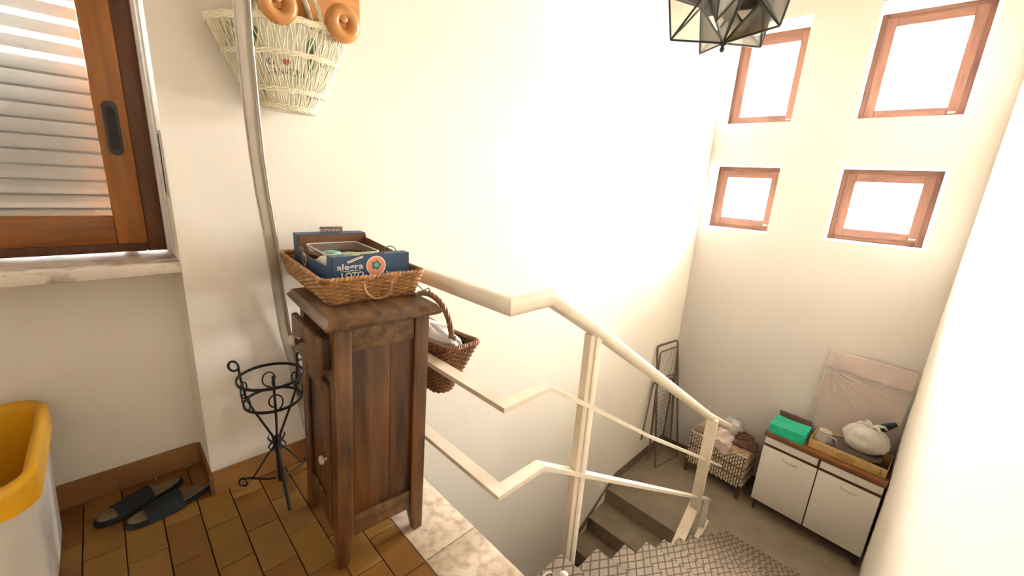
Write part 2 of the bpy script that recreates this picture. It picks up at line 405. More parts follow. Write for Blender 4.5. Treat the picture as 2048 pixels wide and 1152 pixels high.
# floor tiles 12.5 x 25, half bond
W, L = 0.1257, 0.252; J = 0.0022
def tile_mesh(nm, m, w, l):
    return MB().box(J, w-J, J, l-J, -0.02, 0.0).build(nm, m, floor, bev=0.0012, seg=1)
tms = []
for m_ in ('tile', 'tile2', 'tile3'):
    o = tile_mesh('floor_tile', m_, W, L); tms.append(o.data); bpy.data.objects.remove(o)
def put_tile(me, x, y, sy=1.0):
    o = bpy.data.objects.new('floor_tile', me); C.objects.link(o); o.parent = floor; o.location = (x, y, 0); o.scale = (1, sy, 1)
rt = random.Random(3)
for k in range(0, 17):
    x = 0.76-W*(k+1)
    ymax = YB if x > 0.17 else (YN if x > -1.45 else YB)
    y = 1.154 + (0.126 if k % 2 else 0) - L*4
    while y < ymax-0.02:
        ln = min(L, ymax-y-0.004)
        if y > 0.1: put_tile(rt.choices(tms, (5, 3, 3))[0], x, y, ln/L)
        y += L
# floor behind the camera: same tiles, never in view, one sheet
o = MB().box(XL, 0.76, YR, 0.27, -0.022, -0.001).build('floor_field', 'tile', floor); o['kind'] = 'stuff'
o = MB().box(XL, -1.38, 0.27, YB, -0.022, -0.001).build('floor_field', 'tile', floor); o['kind'] = 'stuff'
# marble edging slabs along the stairwell
for (y0, y1) in ((1.1565, 2.135), (0.42, 1.1525), (-0.31, 0.416)):
    o = box('edging_slab', 'marble', 0.7625, 1.025, y0, y1, -0.035, 0.001, floor, bev=0.003)
# tiled skirting on the landing
def skirt(root, p0, p1, nrm, h=0.122, first=None, ln=0.252):
    p0 = Vector(p0); p1 = Vector(p1); d = (p1-p0); Lt = d.length; d.normalize(); n = Vector(nrm); t = 0; k = 0
    def fb(x, y, z): q = p0+d*x+n*y; return (q.x, q.y, z)
    MB().box(0.001, Lt-0.001, 0, 0.009, 0.001, h-0.004, fb).build('mortar', 'grout', root)
    while t < Lt-0.01:
        e = min(Lt, t+(first if (first and k == 0) else ln))
        def fn(x, y, z, d=d, n=n, p0=p0): q = p0+d*x+n*y; return (q.x, q.y, z)
        MB().box(t+0.0012, e-0.0012, 0, 0.012, 0.001, h, fn).build('skirting_tile', random.choice(['bb', 'bb', 'tile2']), root, bev=0.0015, seg=1)
        t = e; k += 1
bbk = struct(thing('baseboard_back', None, None)); skirt(bbk, (0.2, YB, 0), (1.0, YB, 0), (0, -1, 0), first=0.28)
bbn = struct(thing('baseboard_niche', None, None)); skirt(bbn, (0.188, YN, 0), (-1.40, YN, 0), (0, -1, 0), first=0.31)
bbr = struct(thing('baseboard_return', None, None)); skirt(bbr, (0.2, YB-0.012, 0), (0.2, YN-0.012, 0), (-1, 0, 0), first=0.33)

# ------------------------------------------------------------------ stairs
RISE, RUN, YS = 0.19727, 0.314, 0.80
X0 = 1.195
fl = struct(thing('stair_flight_upper', None, None))
def step_poly(i):
    x0 = X0+RUN*(i-1); x1 = X0+RUN*i; z = -RISE*i
    return [(x0-0.002, z), (x1, z), (x1, z-0.035), (x1-0.02, z-0.035), (x1-0.02, z-RISE-0.16), (x0-0.002, z-0.16)]
for i in range(1, 11):
    MB().prism(step_poly(i), lambda p, q, t: (p, t, q), YR+0.001, YS).build('step', 'stone', fl, bev=0.004)
box('step', 'stone', 1.025, X0, YR+0.001, YS, -0.03, -0.001, fl, bev=0.003)
words = ['topmost', 'second', 'third', 'fourth', 'fifth', 'sixth', 'seventh', 'eighth', 'ninth', 'tenth', 'eleventh']
for i in range(0, 11):
    x1 = X0+RUN*i+0.012; x0 = (1.03 if i == 0 else X0+RUN*(i-1)+0.004); z = -RISE*i
    mb = MB(); mb.box(x0, x1, YR+0.04, YS-0.004, z+0.0004, z+0.007)
    mb.box(x1-0.0005, x1+0.006, YR+0.04, YS-0.004, z-0.032, z+0.007)
    o = mb.build('stair_tread_mat', 'rubber')
    tag(o, 'grey diamond-patterned rubber mat on the %s stair tread from the top landing' % words[i], 'stair mat', 'rubber mats on the stair treads')
fl2 = struct(thing('stair_flight_lower', None, None))
xs2 = [4.125]; R2 = 0.2
for i in range(1, 9): xs2.append(3.745-0.335*(i-1))
for i in range(1, 9):
    xa = xs2[i-1]; xb = xs2[i] if i > 0 else 0; z = ZM-R2*i
    MB().prism([(xa+0.02, z), (xb, z), (xb, z-0.03), (xb+0.015, z-0.03), (xb+0.015, z-R2-0.15), (xa+0.02, z-0.15)], lambda p, q, t: (p, t, q), 1.17, YB-0.001).build('step', 'stone', fl2, bev=0.006)
# skirting of the stairwell
bs = MB()
def wallstrip(pts_top, pts_bot):
    n = len(pts_top)
    for i in range(n-1):
        (xa, za), (xb, zb) = pts_top[i], pts_top[i+1]; (xc, zc), (xd, zd) = pts_bot[i], pts_bot[i+1]
        bs.add([(xa, YB, za), (xb, YB, zb), (xd, YB, zd), (xc, YB, zc), (xa, YB-0.014, za), (xb, YB-0.014, zb), (xd, YB-0.014, zd), (xc, YB-0.014, zc)],
               [(4, 5, 6, 7), (0, 3, 2, 1), (0, 1, 5, 4), (3, 7, 6, 2), (0, 4, 7, 3), (1, 2, 6, 5)])
top = [(5.63, ZM+0.13), (4.30, ZM+0.13), (1.6, ZM+0.13-2.7*0.575)]; bot = [(5.63, ZM), (4.13, ZM), (1.5, ZM-0.2-2.6*0.62)]
wallstrip(top, bot)
struct(bs.build('baseboard_stairwell', 'skirt'))
struct(MB().box(0.0, 2.45, -0.014, 0, ZM, ZM+0.115, endfn).build('baseboard_end', 'skirt'))

# ------------------------------------------------------------------ windows of the end wall
for k, (s0, s1, z0, z1) in enumerate(WIN):
    root = struct(thing('window_%d' % (k+2), None, None))
    lab = ['lower left', 'lower right', 'upper left', 'upper right'][k]
    root['label'] = 'small %s window of the four in the white stairwell end wall, brown wooden frame' % lab
    T0 = 0.385
    def bars(name, a0, a1, c0, c1, wd, t0, t1, par=root):
        for nm, q in (('v', (a0, a0+wd, c0, c1)), ('v', (a1-wd, a1, c0, c1)), ('h', (a0+wd, a1-wd, c0, c0+wd)), ('h', (a0+wd, a1-wd, c1-wd, c1))):
            MB().box(q[0], q[1], t0, t1, q[2], q[3], endfn).build(name, 'winwood' if nm == 'v' else 'winwood_h', par, bev=0.006)
    bars('window_frame', s0+0.002, s1-0.002, z0+0.002, z1-0.002, 0.062, T0, T0+0.07)
    bars('sash', s0+0.05, s1-0.05, z0+0.05, z1-0.05, 0.085, T0-0.016, T0+0.05)
    MB().box(s0+0.13, s1-0.13, T0+0.03, T0+0.035, z0+0.13, z1-0.13, endfn).build('pane', 'glass', root)
    lin = MB(); th = 0.003     # plastered reveal lining
    lin.box(s0, s0+th, 0, T0, z0, z1, endfn); lin.box(s1-th, s1, 0, T0, z0, z1, endfn)
    lin.box(s0, s1, 0, T0, z0, z0+th, endfn); lin.box(s0, s1, 0, T0, z1-th, z1, endfn)
    lin.build('reveal', 'reveal', root)
    MB().box(s1-0.125, s1-0.07, T0-0.028, T0-0.015, z0+0.075, z0+0.09, endfn).build('latch', 'chrome', root, bev=0.002)

# ------------------------------------------------------------------ landing window with roller shutter
wn = struct(thing('window_1', None, None)); wn['label'] = 'large brown wooden landing window above the marble sill, shutter half down'
YW = 2.44
MB().box(0.118, 0.198, YW-0.0, YW+0.07, 1.152, 2.75).build('window_frame', 'frame', wn, bev=0.006)
MB().box(-1.45, 0.118, YW, YW+0.07, 1.152, 1.195).build('window_frame', 'frame', wn, bev=0.004)
MB().box(-1.45, 0.118, YW, YW+0.07, 2.70, 2.75).build('window_frame', 'frame', wn, bev=0.004)
MB().box(-1.45, -1.37, YW, YW+0.07, 1.195, 2.70).build('window_frame', 'frame', wn, bev=0.004)
MB().box(0.026, 0.124, YW-0.018, YW+0.03, 1.19, 2.70).build('sash', 'sash', wn, bev=0.006)
MB().box(-1.37, 0.026, YW-0.018, YW+0.03, 1.19, 1.31).build('sash', 'sash_h', wn, bev=0.006)
MB().box(-1.37, 0.026, YW-0.018, YW+0.03, 2.60, 2.70).build('sash', 'sash_h', wn, bev=0.006)
MB().box(-1.37, 0.026, YW+0.004, YW+0.008, 1.31, 2.60).build('pane', 'glass', wn)
hz = MB(); ov = [(0.024*math.cos(t)*1.0, 0.105*math.sin(t)) for t in [2*PI*k/28 for k in range(28)]]
ov = []
for k in range(24):
    t = 2*PI*k/24; ov.append((0.024*math.cos(t), 0.026*math.sin(t)+(0.08 if math.sin(t) >= 0 else -0.08)))
hz.prism(ov, lambda p, q, t: (0.073+p, t, 1.665+q), YW-0.023, YW-0.017)
hd = hz.build('handle', 'dark', wn, bev=0.002)
hz = MB(); hz.prism([(p*0.6, q*0.8) for p, q in ov], lambda p, q, t: (0.073+p, t, 1.665+q), YW-0.026, YW-0.0225); hz.build('grip', 'iron', hd, bev=0.001)
shut = MB(); shut.box(0.055, 0.095, 2.535, 2.585, 1.15, 2.75); shut.box(-1.44, -1.40, 2.535, 2.585, 1.15, 2.75)
sh = shut.build('shutter', 'frame', wn)
pitch = 0.0585; sl = None; zz = 1.155
def slat(h): 
    prof = [(-0.006, 0), (0.002, 0.004), (0.007, h*0.3), (0.008, h*0.6), (0.004, h*0.9), (-0.004, h), (-0.010, h), (-0.004, h*0.85), (-0.001, h*0.5), (-0.004, 0.004)]
    mb = MB(); mb.prism(prof, lambda p, q, t: (t, -p, q), -1.40, 0.058); return mb
first = slat(0.0545).build('slat', 'slat', sh, smooth=True)
first.location = (0, 2.56, zz)
k = 0
while zz < 2.66:
    if k:
        o = first.copy(); C.objects.link(o); o.location = (0, 2.56, zz)
    if zz < 1.80 or zz > 2.2: MB().box(-1.40, 0.056, 2.562, 2.567, zz+0.047, zz+pitch+0.008).build('slat_hook', 'slatdark', sh)
    zz += pitch if (zz < 1.80 or zz > 2.2) else 0.0685
    k += 1
for kk in range(9):
    MB().box(-0.012+0.03, 0.018+0.03, 2.548, 2.552, 1.155+pitch*(kk+2)-0.006, 1.155+pitch*(kk+2)+0.001).build('slat_clip', 'dark', sh)
sill = box('window_sill', 'sillmarble', -1.45, 0.199, 2.105, 2.50, 1.108, 1.15, None, bev=0.004); struct(sill); sill.name = 'trim_1'
sill['label'] = 'worn marble window sill under the landing window'
t2 = MB(); t2.box(0.186, 0.2, 2.385, 2.44, 1.152, 2.75); t2.box(0.192, 0.2, 2.30, 2.345, 1.152, 2.75); struct(t2.build('trim_2', 'reveal', None, bev=0.003))
sw = thing('shutter_strap_plate', 'narrow metal strap slot of the roller shutter in the window reveal', 'strap slot')
box('plate', 'chrome', 0.194, 0.2, 2.185, 2.225, 1.41, 1.665, sw, bev=0.002)
box('slot', 'dark', 0.1925, 0.1945, 2.196, 2.214, 1.425, 1.65, sw)

# ------------------------------------------------------------------ railing
rl = thing('stair_railing', 'cream painted metal stair railing with round handrail and two flat bars', 'railing')
XR, YRl = 1.025, 1.01
def rrprof(w, h, r, n=4):
    out = []
    for cx, cy, a0 in ((w/2-r, h/2-r, 0), (-w/2+r, h/2-r, PI/2), (-w/2+r, -h/2+r, PI), (w/2-r, -h/2+r, 1.5*PI)):
        for k in range(n+1):
            a = a0+PI/2*k/n; out.append((cx+r*math.cos(a), cy+r*math.sin(a)))
    return out
hp = rrprof(0.074, 0.066, 0.026)
MB().mitre([(XR, 2.137, 1.107), (XR, YRl, 1.107), (1.245, YRl, 1.107), (1.56, YRl, 0.921), (3.677, YRl, -0.395), (4.42, YRl, -0.812)], hp).build('handrail', 'rail', rl, smooth=True, angle=28)
fp = [(0.030, 0.011), (-0.030, 0.011), (-0.030, -0.011), (0.030, -0.011)]
MB().mitre([(XR, 2.137, 0.697), (XR, YRl, 0.697), (1.272, YRl, 0.697), (1.616, YRl, 0.482), (2.49, YRl, -0.096), (4.42, YRl, -1.30)], fp).build('flat_bar', 'rail', rl)
MB().mitre([(XR, 2.137, 0.290), (XR, YRl, 0.290), (1.285, YRl, 0.288), (1.587, YRl, 0.093), (3.792, YRl, -1.346), (4.30, YRl, -1.675)], fp).build('flat_bar', 'rail', rl)
box('post', 'rail', 1.60, 1.648, 0.982, 1.038, -3.0, 0.875, rl, bev=0.003)
box('post', 'rail', 1.56, 1.60, 0.99, 1.03, -3.0, 0.875, rl, bev=0.003)
box('post', 'rail', 3.76, 3.80, 0.945, 1.04, -1.50, -0.465, rl, bev=0.003)
box('post', 'rail', 4.235, 4.275, 0.985, 1.035, ZM, -1.655, rl, bev=0.003)
MB().mitre([(3.83, 1.005, -1.435), (3.30, 0.985, -1.80), (2.2, 0.985, -2.5)], rrprof(0.10, 0.035, 0.01)).build('handrail', 'rail', rl)
MB().tube([(4.36, 1.0, -1.985), (4.12, 1.0, -2.075)], 0, prof=rrprof(0.06, 0.03, 0.006), up=(0, 0, 1)).build('foot_plate', 'rail', rl)
box('bracket', 'rail', 4.22, 4.25, 0.99, 1.02, ZM, -2.04, rl)

# ------------------------------------------------------------------ old wooden cabinet
RACK = 0.03
cb = thing('wooden_cabinet', 'dark old wooden bedside cabinet with one drawer and one door by the stair railing', 'cabinet', (0.478, 1.343, 0), math.radians(-4))
def ck(x, y, z): return (x+RACK*z/1.06, y, z)
CW, CD, CT = 0.37, 0.44, 1.02           # along x, along y, underside of top
def cbx(name, m, *a, parent=cb, bev=0.004): return box(name, m, *a, parent, bev, ck)
for (x0, y0, sx_, sy_) in ((0, 0, 1, 1), (CW-0.062, 0, -1, 1), (0, CD-0.062, 1, -1), (CW-0.062, CD-0.062, -1, -1)):
    # corner post with a tapered foot
    vs = []
    for z, ins in ((0, 0.020), (0.125, 0), (CT, 0)):
        xa, xb, ya, yb = x0, x0+0.062, y0, y0+0.062
        if sx_ > 0: xb -= ins
        else: xa += ins
        if sy_ > 0: yb -= ins
        else: ya += ins
        vs += [ck(xa, ya, z), ck(xb, ya, z), ck(xb, yb, z), ck(xa, yb, z)]
    fs = [(3, 2, 1, 0), (8, 9, 10, 11)]
    for l in (0, 4):
        for k in range(4): fs.append((l+k, l+(k+1) % 4, l+4+(k+1) % 4, l+4+k))
    MB().add(vs, fs).build('leg', 'oldwood', cb, bev=0.005)
for y0 in (0.008, CD-0.03):
    cbx('top_rail', 'oldwood_t', 0.062, CW-0.062, y0, y0+0.022, 0.925, CT)
    cbx('bottom_rail', 'oldwood_t', 0.062, CW-0.062, y0, y0+0.022, 0.125, 0.215)
    cbx('panel', 'oldwood_p', 0.058, 0.215, y0+0.012, y0+0.02, 0.20, 0.935, bev=0.001)
    cbx('panel', 'oldwood_p', 0.2165, CW-0.058, y0+0.012, y0+0.02, 0.20, 0.935, bev=0.001)
cbx('back_panel', 'oldwood_p', CW-0.02, CW-0.008, 0.062, CD-0.062, 0.125, CT)
cbx('floor_board', 'oldwood_p', 0.02, CW-0.02, 0.02, CD-0.02, 0.15, 0.17)
cbx('front_rail', 'oldwood', 0.006, 0.03, 0.062, CD-0.062, 0.985, CT)
cbx('front_rail', 'oldwood', 0.006, 0.03, 0.062, CD-0.062, 0.79, 0.835)
cbx('front_rail', 'oldwood', 0.006, 0.03, 0.062, CD-0.062, 0.125, 0.20)
dr = cbx('drawer', 'oldwood', -0.045, -0.022, 0.05, CD-0.05, 0.838, 0.983)
cbx('drawer_box', 'oldwood_p', -0.022, 0.30, 0.075, CD-0.075, 0.845, 0.965)
MB().lathe([(0.008, 0), (0.008, 0.014), (0.019, 0.020), (0.022, 0.028), (0.017, 0.036), (0.004, 0.038)], 18, ck(-0.045, CD/2+0.05, 0.91), (-1, 0, 0)).build('knob', 'bone', dr, smooth=True)
MB().lathe([(0.006, 0), (0.006, 0.012), (0.012, 0.016), (0.013, 0.022), (0.005, 0.026)], 14, ck(-0.045, CD/2+0.015, 0.915), (-1, 0, 0)).build('knob', 'darkleather', dr, smooth=True)
door = cbx('door', 'oldwood', 0.004, 0.024, 0.064, CD-0.064, 0.202, 0.788)
for (y0, y1, z0, z1) in ((0.064, 0.115, 0.202, 0.788), (CD-0.115, CD-0.064, 0.202, 0.788), (0.115, CD-0.115, 0.202, 0.262), (0.115, CD-0.115, 0.728, 0.788)):
    cbx('door_frame', 'oldwood', -0.008, 0.006, y0, y1, z0, z1, parent=door)
MB().lathe([(0.006, 0), (0.006, 0.01), (0.016, 0.014), (0.018, 0.022), (0.012, 0.028), (0.003, 0.03)], 16, ck(-0.008, 0.092, 0.47), (-1, 0, 0)).build('knob', 'bone', door, smooth=True)
tp = MB()
z0 = CT; prof = [(0.0, 0.0), (-0.018, 0.008), (-0.024, 0.02), (-0.024, 0.026), (-0.016, 0.03), (-0.006, 0.046)]
rings = []
for (o_, h) in prof:
    e = -o_+0.012
    rings.append([ck(-e-0.004, -e-0.004, z0+h), ck(CW+e, -e-0.004, z0+h), ck(CW+e, CD+e, z0+h), ck(-e-0.004, CD+e, z0+h)])
vs = [p for r_ in rings for p in r_]; fs = [(3, 2, 1, 0)]
for l in range(len(rings)-1):
    for k in range(4): fs.append((4*l+k, 4*l+(k+1) % 4, 4*l+4+(k+1) % 4, 4*l+4+k))
e = 4*(len(rings)-1); fs.append((e, e+1, e+2, e+3)); tp.add(vs, fs).build('top', 'oldwood_t', cb, bev=0.002)

# ------------------------------------------------------------------ wicker tray on the cabinet
ZT = CT+0.0465
tr = thing('wicker_tray', 'honey brown woven wicker tray with small loop handles on the wooden cabinet', 'tray', (0.742, 1.765, ZT), math.radians(-4))
HX, HY, HT = 0.178, 0.30, 0.096
def tray_s(u, v):
    g = 0.026*v; (x, y), n_ = rrect(u, HX+g, HY+g, 0.03)
    return (x, y, 0.008+v*HT*0.95), (n_[0], n_[1], -0.2)
weave(tray_s, 11, 66, 0.0035, 0.0048, tr, 'wicker')
MB().grid(lambda u, v: tray_s(u, v)[0], 80, 2, cu=True).build('liner', 'wicker_in', tr)
st = MB()
for i in range(66):
    st.tube([tray_s(i/66, 0)[0], tray_s(i/66, 1)[0]], 0.003, 5)
st.build('stakes', 'wicker', tr, smooth=True)
rm = MB()
for ph in (0, PI):
    rm.tube([Vector(tray_s(i/240, 1)[0]) + Vector((0, 0, 0.004+0.004*math.sin(60*2*PI*i/240*1.0+ph))) + 0.004*math.cos(60*2*PI*i/240+ph)*Vector(tray_s(i/240, 1)[1]) for i in range(240)], 0.0062, 6, closed=True)
rm.tube([Vector(tray_s(i/120, 1)[0]) + Vector((0, 0, 0.003)) for i in range(120)], 0.008, 6, closed=True)
rm.build('rim', 'wicker', tr, smooth=True)
box('base', 'wicker_in', -HX, HX, -HY, HY, 0.0, 0.008, tr, bev=0.003)
for sg in (-1, 1):
    hh = MB(); pts = []
    for k in range(13):
        a = PI*k/12; pts.append((0.055*math.cos(a), sg*(HY+0.028+0.012*math.sin(a)), 0.078-0.062*math.sin(a)))
    hh.tube(pts, 0.0045, 7)
    for c_ in (-0.055, 0.055): hh.tube([(c_+0.011*math.cos(t), sg*(HY+0.024)+0.004, 0.082+0.011*math.sin(t)) for t in [2*PI*q/10 for q in range(10)]], 0.0035, 6, closed=True)
    hh.build('handle', 'wicker', tr, smooth=True)

# ------------------------------------------------------------------ blue fruit carton in the tray
bx = thing('fruit_carton', 'open blue cardboard fruit carton with orange fruit badge inside the wicker tray', 'carton', (0.748, 1.768, ZT+0.0085), math.radians(-4))
BX, BY, BH = 0.155, 0.272, 0.168
# two-layer walls: blue outside, brown inside; side walls cut lower in the middle
def wall(name, poly, fn, th=0.004):
    o1 = MB().prism(poly, lambda p, q, t: fn(p, q, t), 0, th*0.6).build(name, 'cartonblue', bx)
    MB().prism(poly, lambda p, q, t: fn(p, q, t), th*0.6, th*1.2).build('inner_face', 'cartonbrown', o1)
    return o1
frontp = [(-BX, 0), (BX, 0), (BX, BH-0.004), (BX-0.012, BH), (0.05, BH), (0.045, BH+0.004), (-0.045, BH+0.004), (-0.05, BH), (-BX+0.012, BH), (-BX, BH-0.004)]
fw = wall('end_wall', frontp, lambda p, q, t: (p, -BY+t, q))
wall('end_wall', [(-BX, 0), (BX, 0), (BX, BH+0.022), (-BX, BH+0.022)], lambda p, q, t: (p, BY-t, q))
sidep = [(-BY, 0), (BY, 0), (BY, BH+0.022), (BY-0.075, BH+0.022), (BY-0.085, BH-0.05), (-BY+0.07, BH-0.05), (-BY+0.055, BH), (-BY, BH)]
s1w = wall('side_wall', sidep, lambda p, q, t: (-BX+t, p, q))
wall('side_wall', [(-BY, 0), (BY, 0), (BY, BH+0.022), (BY-0.075, BH+0.022), (BY-0.085, BH+0.0), (-BY+0.07, BH-0.02), (-BY+0.055, BH), (-BY, BH)], lambda p, q, t: (BX-t, p, q))
box('bottom', 'cartonbrown', -BX, BX, -BY, BY, 0, 0.004, bx)
box('top_flap', 'cartonblue', -BX+0.004, BX-0.004, BY-0.075, BY-0.004, BH+0.0175, BH+0.0215, bx)
box('flap', 'cartonbrown', -BX+0.006, BX-0.006, BY-0.08, BY-0.076, BH-0.075, BH+0.0175, bx)
box('top_flap', 'cartonblue', 0.052, BX-0.004, -BY+0.004, -BY+0.055, BH-0.004, BH-0.0005, bx)
box('top_flap', 'cartonblue', -BX+0.004, -0.1, -BY+0.004, -BY+0.05, BH-0.004, BH-0.0005, bx)
tb = box('name_board', 'strip', -0.045, 0.06, BY-0.03, BY-0.026, BH+0.0215, BH+0.048, bx, bev=0.001)
text('lettering', 'ROMAGNA', 0.0185, 'print_pink', lambda x, y: (x, BY-0.031, BH+0.026+y), tb, 'CENTER')
F = lambda x, y: (x, -BY-0.0008, y)
def disc(name, m, cx, cz, r, off, par, n=32, star=None):
    mb = MB(); poly = []
    for k in range(n):
        a = 2*PI*k/n; rr = r*(1 if not star else (0.62+0.38*abs(math.cos(2.5*a))**0.7)); poly.append((cx+rr*math.cos(a), cz+rr*math.sin(a)))
    mb.prism(poly, lambda p, q, t: (p, -BY-t, q), off, off+0.0008); return mb.build(name, m, par)
bd = disc('badge', 'print_pink', 0.013, 0.123, 0.040, 0.0004, fw)
disc('badge_fruit', 'print_red', 0.013, 0.123, 0.035, 0.0012, fw); disc('badge_leaf', 'print_green', 0.013, 0.126, 0.020, 0.002, fw, 50, True); disc('badge_core', 'packet_t', 0.013, 0.126, 0.008, 0.0028, fw)
text('lettering', 'alegra', 0.040, 'print_white', lambda x, y: F(-0.088+x*1.05, 0.117+y*0.8), fw, 'CENTER', bold=0.0008)
text('lettering', 'LOTO', 0.032, 'print_white', lambda x, y: F(-0.080+x, 0.083+y), fw, 'CENTER', bold=0.001)
text('lettering', 'di Romagna', 0.022, 'print_white', lambda x, y: F(0.030+x, 0.083+y), fw, 'LEFT')
sw_ = MB()
for q in (0, 0.009):
    pts = []
    for k in range(9): a = k/8; pts.append(F(-0.098+0.06*a, 0.1425+q*0.6+0.010*math.sin(PI*a*0.55)+0.009*a*a))
    sw_.tube(pts, 0.0016 if q else 0.0026, 5)
sw_.build('logo_swoosh', 'print_pink', fw)
MB().tube([F(-0.125, 0.111), F(-0.05, 0.111)], 0.0012, 5).build('logo_line', 'print_white', fw)
# small badge and text on the left side
ov = [(0.10+0.03*math.cos(2*PI*k/24), 0.115-0.02+0.03*math.sin(2*PI*k/24)) for k in range(24)]
MB().prism(ov, lambda p, q, t: (-BX-t, p, q), 0.0004, 0.0012).build('badge', 'print_pink', s1w)
MB().prism([(0.1+(p-0.1)*0.7, 0.095+(q-0.095)*0.7) for p, q in ov], lambda p, q, t: (-BX-t, p, q), 0.0012, 0.002).build('badge_fruit', 'print_brown', s1w)
text('lettering', 'alegra', 0.03, 'print_white', lambda x, y: (-BX-0.0006, 0.17-x, 0.13+y), s1w)
text('lettering', 'LOTO', 0.03, 'print_white', lambda x, y: (-BX-0.0006, -0.13-x, 0.045+y), s1w)
MB().tube([(0.055+0.03*(1-math.cos(PI*k/10)), -BY+0.03, BH-0.01+0.035*math.sin(PI*k/10)) for k in range(11)], 0.0022, 6).build('wire_handle', 'dark', bx, smooth=True)
# packets inside the carton
def packet(nm, label, m, c, sz, rot, tilt=0.0, cat='packet'):
    def f(th, ph):
        x = math.copysign(abs(math.sin(ph)*math.cos(th))**0.55, math.cos(th)); y = math.copysign(abs(math.sin(ph)*math.sin(th))**0.55, math.sin(th)); z = math.copysign(abs(math.cos(ph))**0.8, math.cos(ph))
        k = 1+0.12*noise3(x*2.3+c[0]*9, y*2.3+c[1]*7, z*2)
        return Vector((x*sz[0]*k, y*sz[1]*k, z*sz[2]*k))
    o = blob(f, (0, 0, 0), 24, 12).build(nm, m, None, smooth=True, angle=70)
    o.location = c; o.rotation_euler = (tilt, 0, rot)
    return tag(o, label, cat, 'packets in the fruit carton')
zb = ZT+0.0135+0.034
packet('food_packet', 'dark green plastic packet lying in the blue fruit carton', 'packet', (0.72, 1.72, zb+0.078), (0.075, 0.05, 0.020), 0.2, 0.1)
packet('food_packet', 'yellow-green packet beside the dark green packet in the carton', 'packet_y', (0.785, 1.70, zb+0.080), (0.055, 0.05, 0.018), -0.3)
packet('food_packet', 'white packet at the left side in the blue fruit carton', 'packet_w', (0.645, 1.66, zb+0.076), (0.04, 0.10, 0.022), 0.1)
packet('food_packet', 'pale teal packet on the white packet in the carton', 'packet_t', (0.665, 1.74, zb+0.098), (0.028, 0.035, 0.013), 0.5)
packet('food_packet', 'large cream packet underneath the others in the carton', 'packet_w', (0.73, 1.76, zb+0.012), (0.105, 0.20, 0.044), 0)
packet('food_packet', 'small pale packet near the front right in the carton', 'packet_w', (0.82, 1.62, zb+0.082), (0.035, 0.05, 0.016), 0.4)
pn = thing('plastic_punnet', 'clear plastic punnet tray at the back of the blue carton', 'punnet', (0.735, 1.80, zb+0.075), math.radians(-4))
def punn(u, v):
    (x, y), n_ = rrect(u, 0.105+0.008*v, 0.14+0.008*v, 0.02); return (x, y, v*0.035)
MB().grid(punn, 60, 2, cu=True).build('wall', 'packet_lid', pn, smooth=True)
MB().tube([punn(i/60, 1) for i in range(60)], 0.003, 5, closed=True).build('rim', 'packet_w', pn, smooth=True)

# ------------------------------------------------------------------ wicker basket hung outside the railing
hb = thing('handled_wicker_basket', 'dark brown wicker basket with arched handle hung behind the railing', 'basket', (1.175, 1.77, 0.45))
def hb_s(u, v):
    hx = 0.055+0.045*v; hy = 0.17+0.15*v; (x, y), n_ = rrect(u, hx, hy, 0.05); 
    return (x, y, v*0.285+0.02*v*(abs(y)/hy)**2), (n_[0], n_[1], -0.2)
weave(hb_s, 22, 64, 0.0045, 0.0068, hb, 'wicker_d')
MB().grid(lambda u, v: hb_s(u, v)[0], 80, 2, cu=True).build('liner', 'wicker_db', hb)
MB().grid(lambda u, v: [c*1.0 for c in ((hb_s(u, 0)[0][0]*(1-v), hb_s(u, 0)[0][1]*(1-v), 0.002))], 60, 2, cu=True).build('base', 'wicker_db', hb)
rm = MB()
for ph in (0, 2*PI/3, 4*PI/3):
    rm.tube([Vector(hb_s(i/300, 1)[0]) + Vector((0, 0, 0.006+0.008*math.sin(44*2*PI*i/300+ph))) + 0.008*math.cos(44*2*PI*i/300+ph)*Vector(hb_s(i/300, 1)[1]) for i in range(300)], 0.0065, 6, closed=True)
rm.build('rim', 'wicker_d', hb, smooth=True)
hd = MB()
for ph in (0, PI/2, PI, 1.5*PI):
    pts = []
    for k in range(61):
        a = PI*k/60; p = Vector((0.0, 0.205*math.cos(a), 0.285+0.215*math.sin(a)**0.8)); tw = a*9+ph
        pts.append(p+0.008*Vector((math.cos(tw), math.sin(tw)*math.cos(a), math.sin(tw)*math.sin(a))))
    hd.tube(pts, 0.0085, 6)
hd.build('handle', 'wicker_d', hb, smooth=True)
for sg in (-1, 1): MB().tube([(0, sg*0.204, 0.235), (0, sg*0.206, 0.325)], 0.021, 10).build('handle_binding', 'wicker_db', hb, smooth=True)
hk = MB().tube([(1.025, 1.75, 1.138), (1.06, 1.75, 1.13), (1.068, 1.755, 1.09), (1.09, 1.765, 1.02), (1.14, 1.77, 0.975), (1.17, 1.77, 0.985), (1.18, 1.77, 0.96)], 0.003, 6).build('wire_hook', 'dark', None, smooth=True)
tag(hk, 'bent dark wire hook holding the wicker basket on the handrail', 'hook')
def f(th, ph):
    k = 1+0.22*noise3(math.cos(th)*2+3, math.sin(th)*2, math.cos(ph)*3)
    return Vector((0.085*math.sin(ph)*math.cos(th)*k, 0.27*math.sin(ph)*math.sin(th)*k, 0.07*math.cos(ph)*k))
pb = blob(f, (1.175, 1.77, 0.722), 36, 20).build('plastic_bag', 'bagwhite', None, smooth=True, angle=22)
tag(pb, 'crumpled white plastic bag stuffed in the dark wicker basket', 'plastic bag')

